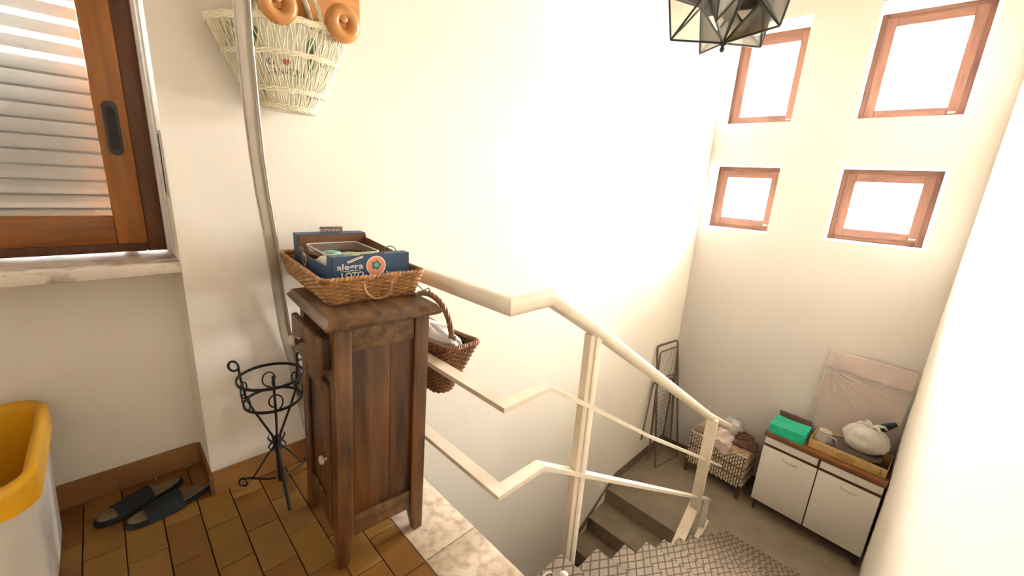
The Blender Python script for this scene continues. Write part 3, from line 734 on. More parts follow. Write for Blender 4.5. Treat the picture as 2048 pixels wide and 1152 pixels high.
# ------------------------------------------------------------------ wrought iron plant stand
ps = thing('plant_stand', 'black wrought iron tripod plant stand with curled ends beside the wooden cabinet', 'plant stand', (0.45, 1.975, 0))
def ring(r, z, n=40, t=0.006):
    return MB().tube([(r*math.cos(2*PI*k/n), r*math.sin(2*PI*k/n), z) for k in range(n)], 0, prof=[(0.003, t), (-0.003, t), (-0.003, -t), (0.003, -t)], closed=True, up=(0, 0, 1))
ring(0.135, 0.615).build('ring', 'iron', ps); ring(0.118, 0.495).build('ring', 'iron', ps)
TH = [math.radians(-100), math.radians(140), math.radians(20)]
bandp = rrprof(0.012, 0.006, 0.002, 1)
for t in TH:
    c, s_ = math.cos(t), math.sin(t)
    def P(r, z): return (r*c, r*s_, z)
    mb = MB()
    pts = [P(0.118, 0.49), P(0.09, 0.43), P(0.02, 0.30), P(0.012, 0.25), P(0.03, 0.215)]
    mb.tube([P(0.138, 0.66), P(0.137, 0.615), P(0.12, 0.495)] + pts, 0.0055, 6)
    # curled end at the top
    mb.tube([P(0.138+0.022-0.022*math.cos(a), 0.66+0.022*math.sin(a)*1.1) for a in [2*PI*k/12*0.9 for k in range(13)]], 0.0055, 6)
    mb.build('arm', 'iron', ps, smooth=True)
    lg = MB()
    lg.tube([P(0.02, 0.235), P(0.045, 0.20), P(0.12, 0.075), P(0.135, 0.055)], 0.0045, 6)
    pts = [P(0.02, 0.06), P(0.06, 0.052), P(0.15, 0.058), P(0.178, 0.05)]
    for k in range(11):
        a = PI/2-1.75*PI*k/10; rr = 0.026*(1-0.045*k); pts.append(P(0.175+rr*math.cos(a), 0.0315+rr*math.sin(a)))
    lg.tube(pts, 0.005, 6)
    if t != TH[0]: lg.build('leg', 'iron', ps, smooth=True)
    # small leaf curls at the hub
    cu = MB()
    for sg, zc in ((1, 0.285), (-1, 0.235)):
        cu.tube([P(0.012, 0.26+sg*0.0), P(0.03, 0.262+sg*0.006), P(0.042, zc), P(0.034, zc+sg*0.018)], 0.0045, 6, taper=[1, 1, 0.8, 0.4])
    cu.build('curl', 'iron', ps, smooth=True)
MB().lathe([(0.010, 0.045), (0.012, 0.05), (0.010, 0.20), (0.016, 0.23), (0.018, 0.26), (0.010, 0.30)], 12).build('hub', 'iron', ps, smooth=True)
for k in range(6):
    t = math.radians(-40+60*k); sc = MB(); pts = []
    for j in range(15):
        a = j/14; an = -PI/2+PI*1.9*a; rr = 0.036*(1-0.45*a)
        pts.append(((0.127)*math.cos(t+rr*math.cos(an)/0.127), 0.127*math.sin(t+rr*math.cos(an)/0.127), 0.545+rr*1.25*math.sin(an)))
    sc.tube(pts, 0.0035, 6); sc.build('scroll', 'iron', ps, smooth=True)
# front leg reaches straight down to the floor towards the viewer
MB().tube([(0, 0, 0.25), (-0.005, -0.06, 0.15), (-0.018, -0.19, 0.008)], 0.0085, 8, taper=[1, 1, 0.85]).build('leg', 'iron', ps, smooth=True)

# ------------------------------------------------------------------ slippers
def slipper(loc, rz, label, open_toe=True):
    t = thing('slipper', label, 'slipper', loc, rz, 'pair of slippers under the window')
    def outline(k, n=36):
        a = 2*PI*k/n; x = 0.165*math.cos(a); y = (0.055+0.008*math.cos(a)+0.006*math.cos(2*a))*math.sin(a)
        return (x, y+0.006*math.sin(x*12))
    poly = [outline(k) for k in range(36)]
    MB().prism(poly, lambda p, q, h: (p, q, h), 0.001, 0.026).build('sole', 'slipper', t, bev=0.005)
    MB().prism([(p*0.93, q*0.88) for p, q in poly], lambda p, q, h: (p, q, h), 0.026, 0.030).build('insole', 'insole', t, bev=0.001)
    def up(u, v):
        x = -0.035+0.13*v; a = PI*(u); hw = 0.062-0.006*v; hh = 0.068-0.026*v
        return (x, hw*math.cos(a), 0.006+hh*math.sin(a))
    mb = MB(); mb.grid(up, 15, 8); mb.grid(lambda u, v: tuple(Vector(up(u, v))*0.94+Vector((0.0015, 0, 0.001))), 15, 8)
    mb.build('strap', 'slipper', t, smooth=True, angle=70)
    return t
slipper((0.042, 2.165, 0), math.radians(190), 'dark navy open slipper nearer the room on the tile floor')
slipper((-0.055, 2.275, 0), math.radians(196), 'dark navy slipper pushed against the tiled skirting behind its mate')

# ------------------------------------------------------------------ yellow and white bin
bn = thing('plastic_bin', 'white plastic bin with a yellow inner tub and rim at the left edge', 'bin', (-0.475, 2.045, 0))
def bs_(u, v, g=0.0):
    hx = 0.17+0.03*v+g; hy = 0.30+0.03*v+g; (x, y), n_ = rrect(u, hx, hy, 0.09); return (x, y, 0.002+v*0.54)
def bprof(u, v):
    if v < 0.1: k = 0.9+0.1*math.sin(v*10*PI/2); p = bs_(u, v*0.25); return (p[0]*k, p[1]*k, p[2])
    return bs_(u, 0.025+(v-0.1)/0.9*0.975)
mb = MB(); mb.grid(bprof, 64, 22, cu=True); mb.add([bprof(i/64, 0) for i in range(64)], [tuple(range(64))]); mb.build('body', 'whiteplastic', bn, smooth=True, angle=60)
def tub(u, v):       # yellow tub: outside lip, over the rim, down inside
    if v < 0.25: q = v/0.25; g = 0.016; p = bs_(u, 0.9+0.1*q); (x, y) = p[0], p[1]; (a, b), n_ = rrect(u, 0.198+g, 0.328+g, 0.10); return (a, b, 0.495+0.085*q)
    if v < 0.4: q = (v-0.25)/0.15; (a, b), n_ = rrect(u, 0.214-0.03*q, 0.344-0.03*q, 0.10); return (a, b, 0.58+0.012*math.sin(PI*q))
    q = (v-0.4)/0.6; (a, b), n_ = rrect(u, 0.184-0.03*q, 0.314-0.03*q, 0.085-0.02*q); return (a, b, 0.58-0.36*q)
mb = MB(); mb.grid(tub, 64, 21, cu=True); mb.add([tub(i/64, 1) for i in range(64)], [tuple(range(64))]); mb.build('tub', 'yellow', bn, smooth=True, angle=60)

# ------------------------------------------------------------------ coat rack
cr = thing('coat_rack', 'orange varnished wooden coat rack board with turned ring pegs on the wall', 'coat rack')
box('board', 'orangewood', 0.30, 0.995, YB-0.03, YB, 2.195, 2.52, cr, bev=0.004)
for (x, z) in ((0.852, 2.192), (0.592, 2.192)):
    pg = MB().lathe([(0.016, 0), (0.016, 0.115), (0.014, 0.12), (0.014, 0.14), (0.017, 0.147), (0.010, 0.152)], 16, (x, YB-0.03, z), (0, -1, 0)).build('peg', 'orangewood2', cr, smooth=True)
    prof = [(0.014, 0.10)]
    for k in range(17):
        a = -PI*0.75+1.7*PI*k/16; prof.append((0.047+0.029*math.cos(a), 0.122+0.029*math.sin(a)))
    prof.append((0.016, 0.122))
    MB().lathe(prof, 36, (x, YB-0.03, z), (0.05, -1, -0.12)).build('ring', 'orangewood2', pg, smooth=True, angle=60)

# ------------------------------------------------------------------ straw basket with a printed cotton tote inside
sb = thing('straw_basket', 'cream open-weave straw basket hanging from the coat rack', 'basket', (0.63, 2.055, 1.80))
def sb_s(u, v, k=1.0):
    rx = (0.118+0.155*v**0.85)*k; ry = (0.055+0.018*v)*k; a = 2*PI*u
    x = rx*math.cos(a); y = ry*math.sin(a)
    return Vector((x-0.005+0.012*v, y, v*(0.34-0.03*math.cos(a)**2)+0.045*v*math.cos(a)*0.6))
mb = MB(); NS = 64; rs = random.Random(5)
for i in range(NS):
    for dlt in (-0.35, 0.35):
        pts = []
        for j in range(7):
            v = j/6; u = (i+dlt*math.sin(v*PI*3+i)*1.5)/NS + rs.uniform(-0.002, 0.002); pts.append(sb_s(u, v, 1.0))
        mb.tube(pts, 0.0022, 4, caps=False)
tag(mb.build('straw_strands', 'straw', sb, smooth=True), kind='stuff')
bd = MB()
for v in (0.0, 0.2, 0.62, 0.98, 1.0):
    for q in (-0.006, 0, 0.006):
        pts = [sb_s(i/90, v, 1.01)+Vector((0, 0, q+0.003*math.sin(i*1.6+q*500))) for i in range(90)]; bd.tube(pts, 0.0042, 5, closed=True)
bd.build('band', 'straw', sb, smooth=True)
mb = MB(); mb.add([sb_s(i/48, 0, 1.0) for i in range(48)] + [sb_s(i/48, 0, 0.97)+Vector((0, 0, -0.012)) for i in range(48)], [tuple(range(48)), tuple(range(48, 96))] + [(i, (i+1) % 48, 48+(i+1) % 48, 48+i) for i in range(48)])
mb.build('base', 'cotton', sb, smooth=True)
for y_ in (-0.06, 0.05):
    hp_ = MB()
    for ph in (0, 2*PI/3, 4*PI/3):
        pts = []
        for k in range(41):
            a = k/40; x = -0.125+0.25*a; z = 0.33+0.20*math.sin(PI*a)**0.6; tw = a*40+ph
            pts.append((x+0.02+0.006*math.cos(tw), y_*(1-0.6*math.sin(PI*a))+0.006*math.sin(tw), z))
        hp_.tube(pts, 0.007, 5)
    hp_.build('handle', 'straw', sb, smooth=True)
tt = thing('cotton_tote', 'off-white printed cotton tote bag stuffed inside the straw basket', 'tote bag', (0.63, 2.055, 1.80))
def tt_s(u, v, k=0.965, amp=1.0):
    p = sb_s(u, 0.03+0.95*v, k); a = 2*PI*u
    p = Vector((p.x*0.66-0.012, p.y, p.z))
    return p + amp*Vector((0.006*noise3(u*9, v*4, 1), 0.0, 0.016*v*v*math.sin(a*3+1)))
mb = MB(); mb.grid(tt_s, 72, 14, cu=True); mb.add([tt_s(i/72, 0) for i in range(72)], [tuple(range(72))]); mb.build('cloth', 'cotton', tt, smooth=True, angle=70)
def on_tote(x, z, k=1.0):          # front of the tote, x right, z up from the base
    v = max(0.0, min(1, z/0.335)); lo_, hi_ = 0.5, 1.0
    for _ in range(24):
        mid = (lo_+hi_)/2; p = tt_s(mid, v, k, 0)
        if p.x < x: lo_ = mid
        else: hi_ = mid
    return tt_s((lo_+hi_)/2, v, k, 0)-Vector((0, 0.001, 0))
text('lettering', 'LA NATURA', 0.038, 'print_dark', lambda x, y: on_tote(-0.080+x*0.68, 0.118+y), tt, 'LEFT')
text('lettering', 'IO', 0.040, 'print_dark', lambda x, y: on_tote(-0.088+x*0.8, 0.155+y), tt, 'LEFT')
hp_ = []
for k in range(24):
    a = 2*PI*k/24; hp_.append((16*math.sin(a)**3/16, (13*math.cos(a)-5*math.cos(2*a)-2*math.cos(3*a)-math.cos(4*a))/16))
MB().add([on_tote(-0.012+0.017*p, 0.168+0.016*q) for p, q in hp_], [tuple(range(24))]).build('printed_heart', 'print_crimson', tt)
for (xc, zc, sx_, sz_) in ((0.095, 0.245, 0.02, 0.045), (0.09, 0.185, 0.016, 0.035), (-0.125, 0.265, 0.018, 0.04)):
    pts = [on_tote(xc+sx_*math.cos(2*PI*k/12)+0.4*sx_*math.sin(2*PI*k/12), zc+sz_*math.sin(2*PI*k/12)) for k in range(12)]
    MB().add(pts, [tuple(range(12))]).build('printed_leaf', 'greenleaf', tt)

# ------------------------------------------------------------------ bent pale strip standing behind the cabinet
pp = [(0.439, 1.83, 2.55), (0.439, 1.840, 2.106), (0.438, 1.845, 1.998), (0.442, 1.860, 1.905), (0.453, 1.900, 1.739), (0.470, 1.955, 1.595), (0.489, 2.000, 1.445), (0.515, 2.050, 1.280), (0.540, 2.090, 1.013), (0.560, 2.105, 0.778), (0.585, 2.110, 0.619), (0.61, 2.112, 0.42), (0.64, 2.114, 0.2), (0.665, 2.115, 0.002)]
pl_ = thing('plastic_conduit', 'long pale grey bent plastic trunking leaning behind the wooden cabinet', 'conduit')
MB().tube(pp, 0, prof=rrprof(0.05, 0.014, 0.003, 2), up=(0.25, -1, 0)).build('channel', 'pvc', pl_, smooth=True)
def off(dx): return [(x+dx, y-0.007+(-0.25*0.0), z) for x, y, z in pp]
for sg in (-1, 1): MB().tube(off(sg*0.024), 0.0045, 6).build('edge', 'pvc_l', pl_, smooth=True)

# ------------------------------------------------------------------ star shaped glass lantern
LS = 0.84
lm = thing('star_lantern', 'hanging star-shaped lantern of clear glass panes in dark metal strips', 'ceiling lamp', (1.9, 0.747, 2.142))
va = math.atan2(0.747, 1.9)
hub = Vector((0, 0, 0.012)); N5 = 5; tips = []; val = []; outp = []
for k in range(N5):
    a = va + math.radians(98-72*k)
    tips.append(Vector((LS*0.245*math.cos(a), LS*0.245*math.sin(a), LS*0.035)))
    outp.append(Vector((LS*0.28*math.cos(a), LS*0.28*math.sin(a), LS*0.225)))
    a2 = a-math.radians(36); val.append(Vector((LS*0.145*math.cos(a2), LS*0.145*math.sin(a2), LS*0.205)))
came = MB()
for k in range(N5):
    p = val[k-1]; q = val[k]; t = tips[k]; o_ = outp[k]
    for tri in ((hub, p, t), (hub, t, q), (t, p, o_), (t, o_, q)):
        n_ = (tri[1]-tri[0]).cross(tri[2]-tri[0]).normalized()*0.0015
        MB().add([v-n_ for v in tri]+[v+n_ for v in tri], [(0, 1, 2), (3, 5, 4), (0, 3, 4, 1), (1, 4, 5, 2), (2, 5, 3, 0)]).build('glass_pane', 'lampglass', lm)
    for e in ((hub, p), (hub, t), (t, p), (t, q), (t, o_), (p, o_), (o_, q)): came.tube(e, 0.0042, 6)
came.build('metal_strips', 'dark', lm, smooth=True)
cp = MB(); n = 10; ringp = []
for k in range(N5): ringp += [val[k-1]*1.0, outp[k]]
vs = [p+Vector((0, 0, -0.004)) for p in ringp]+[p+Vector((0, 0, 0.03)) for p in ringp]+[Vector((p.x*0.22, p.y*0.22, 0.34)) for p in ringp]
fs = [(i, (i+1) % n, n+(i+1) % n, n+i) for i in range(n)]+[(n+i, n+(i+1) % n, 2*n+(i+1) % n, 2*n+i) for i in range(n)]+[tuple(range(2*n, 3*n))]
cp.add(vs, fs).build('canopy', 'dark', lm)
MB().lathe([(0.004, -0.022), (0.010, -0.014), (0.010, -0.006), (0.006, 0.0), (0.016, 0.006), (0.012, 0.016), (0.003, 0.02)], 14).build('finial', 'dark', lm, smooth=True)
MB().lathe([(0.014, 0.10), (0.022, 0.12), (0.028, 0.15), (0.024, 0.185), (0.016, 0.20), (0.016, 0.30)], 14).build('bulb', 'print_white', lm, smooth=True)
MB().tube([(0, 0, 0.33), (0, 0, ZC-2.142-0.03)], 0.007, 8).build('rod', 'dark', lm, smooth=True)
MB().lathe([(0.05, ZC-2.142-0.035), (0.06, ZC-2.142-0.01), (0.06, ZC-2.142)], 20).build('ceiling_rose', 'dark', lm, smooth=True)

# ------------------------------------------------------------------ white kitchen cabinet on the mid landing
KX = thing('kitchen_cabinet', 'white laminate kitchen base cabinet with brown worktop on the lower landing', 'cabinet', EW(1.325, -0.525, ZM), EA)
# local: x = out towards wall, -y to the right
KW, KD, KZ = 1.07, 0.505, 1.025
def kbx(name, m, x0, x1, s0, s1, z0, z1, parent=KX, bev=0.003): return box(name, m, x0, x1, -s1, -s0, z0*KZ, z1*KZ, parent, bev)
kbx('carcass', 'lam_dark', 0.02, KD, 0.0, KW, 0.15, 1.0)
kbx('worktop', 'lam_brown', -0.02, KD, -0.015, KW+0.01, 1.0, 1.05, bev=0.008)
for (a, b_) in ((0.004, KW/2-0.012), (KW/2+0.012, KW-0.004)):
    kbx('drawer', 'lam_white', 0.0, 0.02, a, b_, 0.905, 0.988)
    d_ = kbx('door', 'lam_white', 0.0, 0.02, a-0.002, b_+0.01 if a < 0.1 else b_, 0.152, 0.868)
    c_ = (a+b_)/2+0.02
    pts = [(0.0, -(c_-0.07), 0.82), (-0.018, -(c_-0.06), 0.82), (-0.028, -(c_-0.03), 0.818), (-0.03, -c_, 0.817), (-0.028, -(c_+0.03), 0.816), (-0.018, -(c_+0.06), 0.815), (0.0, -(c_+0.07), 0.815)]
    MB().tube(pts, 0.006, 8).build('handle', 'chrome', d_, smooth=True)
for (x, s_) in ((0.05, 0.04), (0.05, KW-0.04), (KD-0.05, 0.04), (KD-0.05, KW-0.04)):
    MB().tube([(x, -s_, 0.15), (x, -s_, 0.0)], 0.018, 10, taper=[1, 0.75]).build('leg', 'dark', KX, smooth=True)
ZK = ZM+1.05*KZ
def KL(x, s_, z): 
    p = EW(1.377+s_, -0.525+x, 0); return Vector((p.x, p.y, ZK+z))
# green folded plastic
gp = thing('green_folder', 'bright green folded plastic sheet lying at the left end of the white cabinet', 'plastic sheet', KL(0.01, -0.04, 0.001), EA)
for k in range(4):
    z0 = 0.0+0.024*k; sh_ = 0.006*(k % 2)
    def fn(x, y, z, sh_=sh_): return (x+sh_, y+sh_+0.02*x, z+0.006*math.sin(y*12)*(1 if z0 else 0))
    mb = MB()
    for i in range(8):
        y0, y1 = -0.345+0.345*i/8, -0.345+0.345*(i+1)/8
        mb.box(0.0+0.01*k, 0.33, y0, y1, z0+0.002, z0+0.024, fn)
    mb.build('fold', 'green', gp)
disc_ = MB().lathe([(0.022, 0.0), (0.022, 0.002)], 20, (0.055, -0.14, 0.101), (-0.15, 0, 1)).build('stud', 'packet_t', gp, smooth=True)
st_ = thing('brown_board', 'narrow dark brown board standing behind the green plastic sheet', 'board', KL(0.40, -0.04, 0.001), EA)
MB().box(0.05, 0.065, -0.36, -0.03, 0.0, 0.115).build('board', 'strip', st_, bev=0.003)
# panel wrapped in plastic
pw = thing('wrapped_panel', 'mauve panel wrapped in clear plastic film leaning on the end wall', 'panel', KL(0.43, 0.30, 0.001), EA)
def lean(x, y, z): return (x+0.066*z/1.0, y, z)
MB().box(0.0, 0.025, -0.735, 0.0, 0.0, 1.01, lean).build('panel', 'panel', pw, bev=0.004)
def filmf(u, v):
    y = -0.765+0.78*u; z = 0.02+0.80*v
    d_ = 0.012+0.007*abs(noise3(u*3+v*2, v*1.5-u*4, 2))+0.006*abs(math.sin(9*(u*1.1+v*0.8)))*(1-v)
    return lean(-d_, y, z)
MB().grid(filmf, 46, 34).build('film', 'film', pw, smooth=True, angle=70)
def filmg(u, v):
    y = -0.762+0.775*u; z = 0.78+0.245*v-0.05*u*(1-v)
    d_ = 0.026+0.006*abs(noise3(u*5, v*3, 5))
    return lean(-d_*(1-0.5*v), y, z)
MB().grid(filmg, 40, 14).build('film_fold', 'film', pw, smooth=True, angle=70)
MB().tube([lean(-0.03, -0.75+0.75*k/20, 0.80+0.012*math.sin(k)+0.03*(k/20)) for k in range(21)], 0.006, 6).build('fold_edge', 'panelgrey', pw, smooth=True)
for (y0, z0, y1, z1) in ((-0.04, 0.78, -0.13, 0.35), (-0.05, 0.79, -0.25, 0.30), (-0.05, 0.80, -0.42, 0.40), (-0.06, 0.80, -0.62, 0.52), (-0.10, 0.80, -0.72, 0.66), (-0.02, 0.97, -0.30, 0.88), (-0.01, 0.80, -0.02, 0.1)):
    MB().tube([lean(-0.024-0.004*math.sin(k*1.3), y0+(y1-y0)*k/8, z0+(z1-z0)*k/8) for k in range(9)], 0.006, 5, taper=[0.5, 1, 1.2, 1, 0.9, 1.0, 0.7, 0.5, 0.2]).build('crease', 'film', pw, smooth=True)
# flat yellow carton
yc = thing('yellow_carton', 'flat open yellow cardboard carton at the right of the white cabinet top', 'carton', KL(0.01, 0.345, 0.001), EA)
yp = [(0, 0), (0, 0)]
MB().box(0.0, 0.006, -0.66, 0.0, 0.0, 0.105).build('front_wall', 'carton', yc, bev=0.001)
MB().box(0.0, 0.38, -0.006, 0.0, 0.0, 0.105).build('side_wall', 'carton', yc, bev=0.001)
MB().box(0.0, 0.38, -0.66, -0.654, 0.0, 0.105).build('side_wall', 'carton', yc, bev=0.001)
MB().box(0.374, 0.38, -0.66, 0.0, 0.0, 0.105).build('back_wall', 'carton', yc, bev=0.001)
MB().box(0.0, 0.38, -0.66, 0.0, 0.0, 0.004).build('bottom', 'cartonbrown', yc)
fwk = [o for o in bpy.data.objects if o.parent == yc and o.name.startswith('front_wall')][0]
lg_ = [(-0.33+0.075*math.cos(2*PI*k/24), 0.052+0.026*math.sin(2*PI*k/24)) for k in range(24)]
MB().tube([(-0.001, p, q) for p, q in lg_], 0.003, 5, closed=True).build('printed_oval', 'print_brown', fwk)
MB().tube([(-0.001, -0.275-0.0055*k, 0.052+0.009*math.sin(k*1.9)) for k in range(21)], 0.0022, 5).build('printed_script', 'print_brown', fwk)
for k in range(8): MB().box(-0.001, 0.0, -0.22+0.018*k, -0.21+0.018*k, 0.055+0.004*(k % 2), 0.075-0.003*(k % 3)).build('printed_mark', 'papertan', fwk)
text('lettering', '2', 0.07, 'print_dark', lambda x, y: (-0.0008, -0.61-x, 0.03+y), fwk, 'CENTER')
# grey cloth inside the carton
def f(th, ph):
    k = 1+0.1*noise3(math.cos(th)*3, math.sin(th)*3, math.cos(ph)*3)
    return Vector((0.15*math.copysign(abs(math.sin(ph)*math.cos(th))**0.6, math.cos(th))*k, 0.25*math.copysign(abs(math.sin(ph)*math.sin(th))**0.6, math.sin(th))*k, 0.05*math.cos(ph)*k))
o = blob(f, KL(0.205, 0.715, 0.062), 32, 12).build('grey_cloth', 'greycloth', None, smooth=True, angle=70); tag(o, 'dark grey folded cloth lying in the yellow carton', 'cloth')
# tied white plastic bag
def f(th, ph):
    q = 1+0.07*math.sin(th*13+2*math.sin(ph*2))*max(0.0, math.cos(ph)+0.6)*math.sin(ph)+0.11*noise3(math.cos(th)*2, math.sin(th)*2, math.cos(ph)*2+3)
    r = math.sin(ph)**0.8
    return Vector((0.145*r*math.cos(th)*q, 0.19*r*math.sin(th)*q, 0.14*math.cos(ph)*(1.0 if ph > PI/2 else 1.05)))
tbg = thing('tied_plastic_bag', 'full translucent white plastic bag with knotted handles on the yellow carton', 'plastic bag', KL(0.15, 0.79, 0.245))
blob(f, (0, 0, 0), 56, 26).build('bag', 'bagfilm', tbg, smooth=True, angle=60)
def f2(th, ph): return f(th, ph)*0.86
blob(f2, (0, 0, -0.012), 30, 16).build('contents', 'papertan', tbg, smooth=True, angle=70)
kn = MB()
for (a, ln) in ((0.5, 0.11), (2.2, 0.13), (3.6, 0.12), (5.2, 0.10)):
    kn.tube([(0, -0.02, 0.135), (0.03*math.cos(a), -0.02+0.05*math.sin(a), 0.185), (0.07*math.cos(a), -0.02+ln*math.sin(a), 0.185), (0.09*math.cos(a), -0.02+(ln+0.03)*math.sin(a), 0.16)], 0.017, 7, taper=[1, 1, 0.7, 0.5])
kn.build('knot', 'bagfilm', tbg, smooth=True)
# glass jug wrapped in clear bag
jg = thing('glass_jug', 'small clear glass jug with metal lid standing at the left of the tied bag', 'jug', KL(0.115, 0.46, 0.006), EA)
MB().lathe([(0.05, 0.006), (0.07, 0.03), (0.078, 0.08), (0.07, 0.13), (0.052, 0.165), (0.055, 0.185)], 24).build('jug_body', 'bagclear', jg, smooth=True)
MB().lathe([(0.058, 0.185), (0.060, 0.192), (0.03, 0.205), (0.012, 0.222)], 24).build('lid', 'bagclear', jg, smooth=True)
MB().tube([(0.0, -0.075, 0.05), (0, -0.115, 0.06), (0, -0.125, 0.10), (0, -0.10, 0.14), (0, -0.06, 0.15)], 0.008, 8).build('jug_handle', 'chrome', jg, smooth=True)
MB().tube([(0.062*math.cos(2*PI*k/24), 0.062*math.sin(2*PI*k/24), 0.172) for k in range(24)], 0.004, 6, closed=True).build('neck_band', 'chrome', jg, smooth=True)
# umbrella end
um = thing('folded_umbrella', 'folded dark navy umbrella sticking out behind the tied plastic bag', 'umbrella')
a0 = KL(0.26, 0.86, 0.34); a1 = KL(0.31, 0.95, 0.41); a2 = KL(0.33, 0.995, 0.44)
MB().tube([a0, a0.lerp(a1, 0.5), a1, a2], 0.04, 10, taper=[0.9, 1.0, 0.8, 0.55]).build('canopy', 'navy', um, smooth=True)
MB().tube([a0, a0+(a0-a1)*0.4], 0.016, 8).build('shaft', 'dark', um, smooth=True)

# ------------------------------------------------------------------ rattan hamper and what lies on it
hm = thing('rattan_hamper', 'pale woven rattan chest on short wooden legs beside the white cabinet', 'hamper', EW(0.87, -0.255, ZM), EA)
HHX, HHY = 0.19, 0.345
def hm_s(u, v): (x, y), n_ = rrect(u, HHX, HHY, 0.02); return (x, y, 0.165+0.44*v), (n_[0], n_[1], 0)
n = 68
mb = MB()
for c in range(0):
    for i in range(n):
        if (i+c) % 2: continue
        p, nn = hm_s((i+0.5)/n, (c+0.5)/15); p2, _ = hm_s((i+0.02)/n, (c+0.5)/15); p3, _ = hm_s((i+0.98)/n, (c+0.5)/15)
mb = MB()
for i in range(n):
    pts = []
    for j in range(31):
        v = j/30; p, nn = hm_s((i+0.5)/n, v); pts.append(Vector(p)+Vector(nn)*(0.009*math.sin(PI*15*v+PI*i)-0.002))
    mb.tube(pts, 0.0118, 6)
mb.build('rattan_strands', 'rattan', hm, smooth=True)
MB().box(-HHX, HHX, -HHY, HHY, 0.165, 0.60).build('lining', 'rattan_d', hm)
bd = MB()
for v in (0.33, 0.62):
    for ph in (0, PI): bd.tube([Vector(hm_s(i/240, v)[0])+Vector(hm_s(i/240, v)[1])*(0.012+0.004*math.cos(i*PI/4+ph))+Vector((0, 0, 0.006*math.sin(i*PI/4+ph))) for i in range(240)], 0.0055, 5, closed=True)
bd.build('rope_band', 'wicker_d', hm, smooth=True)
box('lid', 'rattan', -HHX-0.012, HHX+0.012, -HHY-0.012, HHY+0.012, 0.60, 0.625, hm, bev=0.006)
for sx_ in (-1, 1):
    for sy_ in (-1, 1): box('leg', 'oldwood', sx_*(HHX-0.01)-0.018, sx_*(HHX-0.01)+0.018, sy_*(HHY-0.012)-0.018, sy_*(HHY-0.012)+0.018, 0, 0.2, hm, bev=0.003)
ZH = ZM+0.626
def HL(x, s_, z): p = EW(0.87+s_, -0.255+x, 0); return Vector((p.x, p.y, ZH+z))
for k, (nm, lab, m_, sc_) in enumerate((('paper_bag', 'folded tan paper bag lowest at the left end of the rattan chest', 'papertan', 1.0), ('paper_bag', 'folded brown paper bag lying on top of the tan one on the chest', 'paper', 0.85))):
    t = thing(nm, lab, 'paper bag', HL(-0.02+0.02*k, -0.23+0.01*k, 0.001+0.046*k), EA+0.12*k)
    for j in range(3):
        MB().box(-0.13*sc_, 0.13*sc_, -0.095*sc_, 0.095*sc_, 0.015*j, 0.015*j+0.013, lambda x, y, z: (x+0.004*math.sin(y*40+j), y, z)).build('fold', m_, t, bev=0.003)
def cloth_over(name, m_, label, s0, s1, x0, x1, h, drop, seed, cat):
    def fn(u, v):
        s_ = s0+(s1-s0)*u; q = v
        zz_ = h*(math.sin(PI*min(1, u*1.0))**0.5)*(0.5+0.5*math.sin(PI*min(1, v*1.4+0.2)))+0.012*noise3(u*5+seed, v*5, seed)+0.010*math.sin(u*17+v*7+seed)*math.sin(PI*v)
        x = x1+(x0-x1)*min(v/0.75, 1); z = 0.006+abs(zz_)
        if v > 0.75: z = max(z*(1-(v-0.75)/0.25), 0.0)-drop*((v-0.75)/0.25)*(0.75+0.25*math.sin(u*8+seed)); x = x0-0.004-0.006*math.sin(u*20+seed)
        p = HL(x, s_, z); return (p.x, p.y, p.z)
    o = MB().grid(fn, 44, 30).build(name, m_, None, smooth=True, angle=70)
    return tag(o, label, cat)
cloth_over('pink_garment', 'pinkcloth', 'crumpled pale pink cloth hanging over the front of the rattan chest', -0.14, 0.12, -0.222, 0.12, 0.115, 0.10, 1.7, 'garment')
cloth_over('wrapping_paper', 'paper', 'creased brown wrapping paper under the brown shoes on the chest', 0.08, 0.34, -0.222, 0.16, 0.012, 0.055, 4.2, 'paper')
def f(th, ph):
    k = 1+0.25*noise3(math.cos(th)*2.2+5, math.sin(th)*2.2, math.cos(ph)*2.2)
    return Vector((0.10*math.sin(ph)*math.cos(th)*k, 0.13*math.sin(ph)*math.sin(th)*k, 0.10*math.cos(ph)*k))
o = blob(f, HL(0.08, 0.04, 0.16), 34, 20).build('crumpled_bag', 'bagfilm', None, smooth=True, angle=30); tag(o, 'crumpled white plastic bag heaped behind the pink cloth on the chest', 'plastic bag')
def shoe(loc, rz, label):
    t = thing('brown_shoe', label, 'shoe', loc, rz, 'brown shoes on the rattan chest')
    def outl(u): a = 2*PI*u; return (0.15*math.cos(a), (0.05+0.006*math.cos(a))*math.sin(a))
    MB().prism([outl(k/28) for k in range(28)], lambda p, q, h: (p, q, h), 0.0, 0.016).build('sole', 'darkleather', t, bev=0.003)
    def body(u, v):
        x, y = outl(u); q = v; back = max(0, -x/0.15); front = max(0, x/0.15)
        h = 0.085-0.035*front+0.005*back
        k = 1-0.30*q*q-(0.25*q*q*front)
        return (x*(1-0.10*q-0.28*q*front), y*k, 0.014+h*q)
    mb = MB(); mb.grid(body, 32, 8, cu=True)
    mb.build('upper', 'brownleather', t, smooth=True, angle=80)
    def op(u, v): p = Vector(body(u, 1)); return tuple(Vector((p.x*(1-v), p.y*(1-v), p.z-0.05*v)))
    MB().grid(op, 32, 4, cu=True).build('lining', 'darkleather', t, smooth=True)
    MB().tube([body(k/32, 1) for k in range(32)], 0.005, 5, closed=True).build('collar', 'brownleather', t, smooth=True)
    return t
shoe(HL(0.085, 0.19, 0.030), math.radians(80), 'brown leather shoe nearer the pink cloth on the rattan chest')
s2 = shoe(HL(-0.075, 0.255, 0.030), math.radians(95), 'brown leather shoe at the front right corner of the rattan chest')

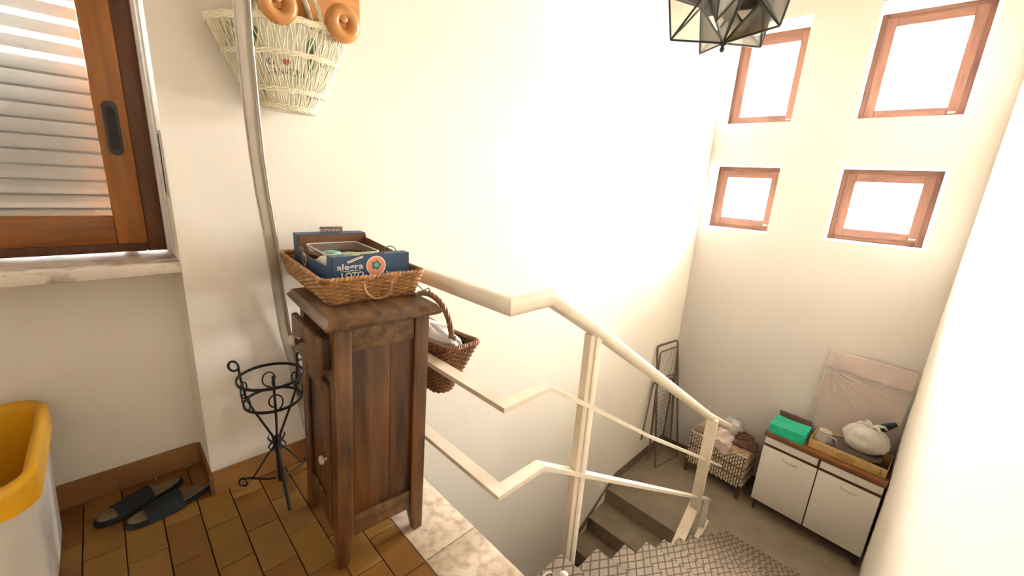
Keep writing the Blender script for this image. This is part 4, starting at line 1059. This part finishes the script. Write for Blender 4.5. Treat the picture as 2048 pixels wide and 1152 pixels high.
# ------------------------------------------------------------------ folded clothes airer in the corner
ar = thing('clothes_airer', 'folded metal wire clothes airer leaning in the corner of the lower landing', 'clothes airer')
def uframe(bl, br, tl, tr_, r=0.008, rad=0.05):
    bl, br, tl, tr_ = map(Vector, (bl, br, tl, tr_)); pts = [bl]
    dv = (tl-bl).normalized(); dh = (tr_-tl).normalized(); dw = (tr_-br).normalized()
    for k in range(7):
        a = PI/2*k/6; pts.append(tl-dv*rad*(1-math.sin(a))+dh*rad*(1-math.cos(a)))
    for k in range(7):
        a = PI/2*k/6; pts.append(tr_-dh*rad*(1-math.sin(a))-dw*rad*(1-math.cos(a)))
    pts.append(br); return pts
FR = [((4.99, 1.90, ZM), (5.50, 1.81, ZM), (4.93, 2.115, -0.41), (5.53, 2.10, -0.46)), ((5.02, 2.03, ZM+0.03), (5.55, 1.95, ZM+0.03), (4.99, 2.09, -0.50), (5.50, 2.075, -0.54)),
      ((4.93, 2.0, ZM+0.25), (5.45, 1.93, ZM+0.25), (5.00, 2.06, -0.88), (5.45, 2.03, -0.93)), ((4.78, 2.07, ZM+0.45), (5.35, 2.0, ZM+0.10), (4.95, 2.10, -0.95), (5.47, 2.05, -1.0))]
for i, f_ in enumerate(FR): MB().tube(uframe(*f_), 0.014 if i == 0 else 0.0105, 7).build('frame', 'wire', ar, smooth=True)
MB().tube([FR[0][0], FR[0][1]], 0.010, 7).build('foot_bar', 'wire', ar, smooth=True)
mb = MB()
a_, b_, c_, d_ = [Vector(p) for p in FR[1]]
for k in range(1, 12):
    t = k/12; mb.tube([a_.lerp(b_, t), c_.lerp(d_, t)], 0.0024, 4)
mb.build('wires', 'wire', ar)
mb = MB(); a_, b_, c_, d_ = [Vector(p) for p in FR[2]]
for k in range(1, 15):
    t = k/15; mb.tube([a_.lerp(c_, t), b_.lerp(d_, t)], 0.0024, 4)
mb.build('wires', 'wire', ar)

# ------------------------------------------------------------------ cord end on the top mat
cd = thing('white_cord', 'thin white cord with an ivory plastic end lying on the top stair mat', 'cord')
MB().tube([(1.085+0.035*math.cos(a), 0.742+0.035*math.sin(a), 0.010) for a in [PI*(0.2+k*0.09) for k in range(14)]], 0.0028, 6).build('cord', 'cord', cd, smooth=True)
MB().lathe([(0.012, 0.0), (0.018, 0.006), (0.018, 0.022), (0.010, 0.030), (0.002, 0.032)], 14, (1.128, 0.715, 0.0075)).build('end_bead', 'beadplastic', cd, smooth=True)

# ------------------------------------------------------------------ to metres
for me in bpy.data.meshes: me.transform(Matrix.Scale(S, 4))
for o in bpy.data.objects:
    if o.type != 'CAMERA': o.location = o.location*S
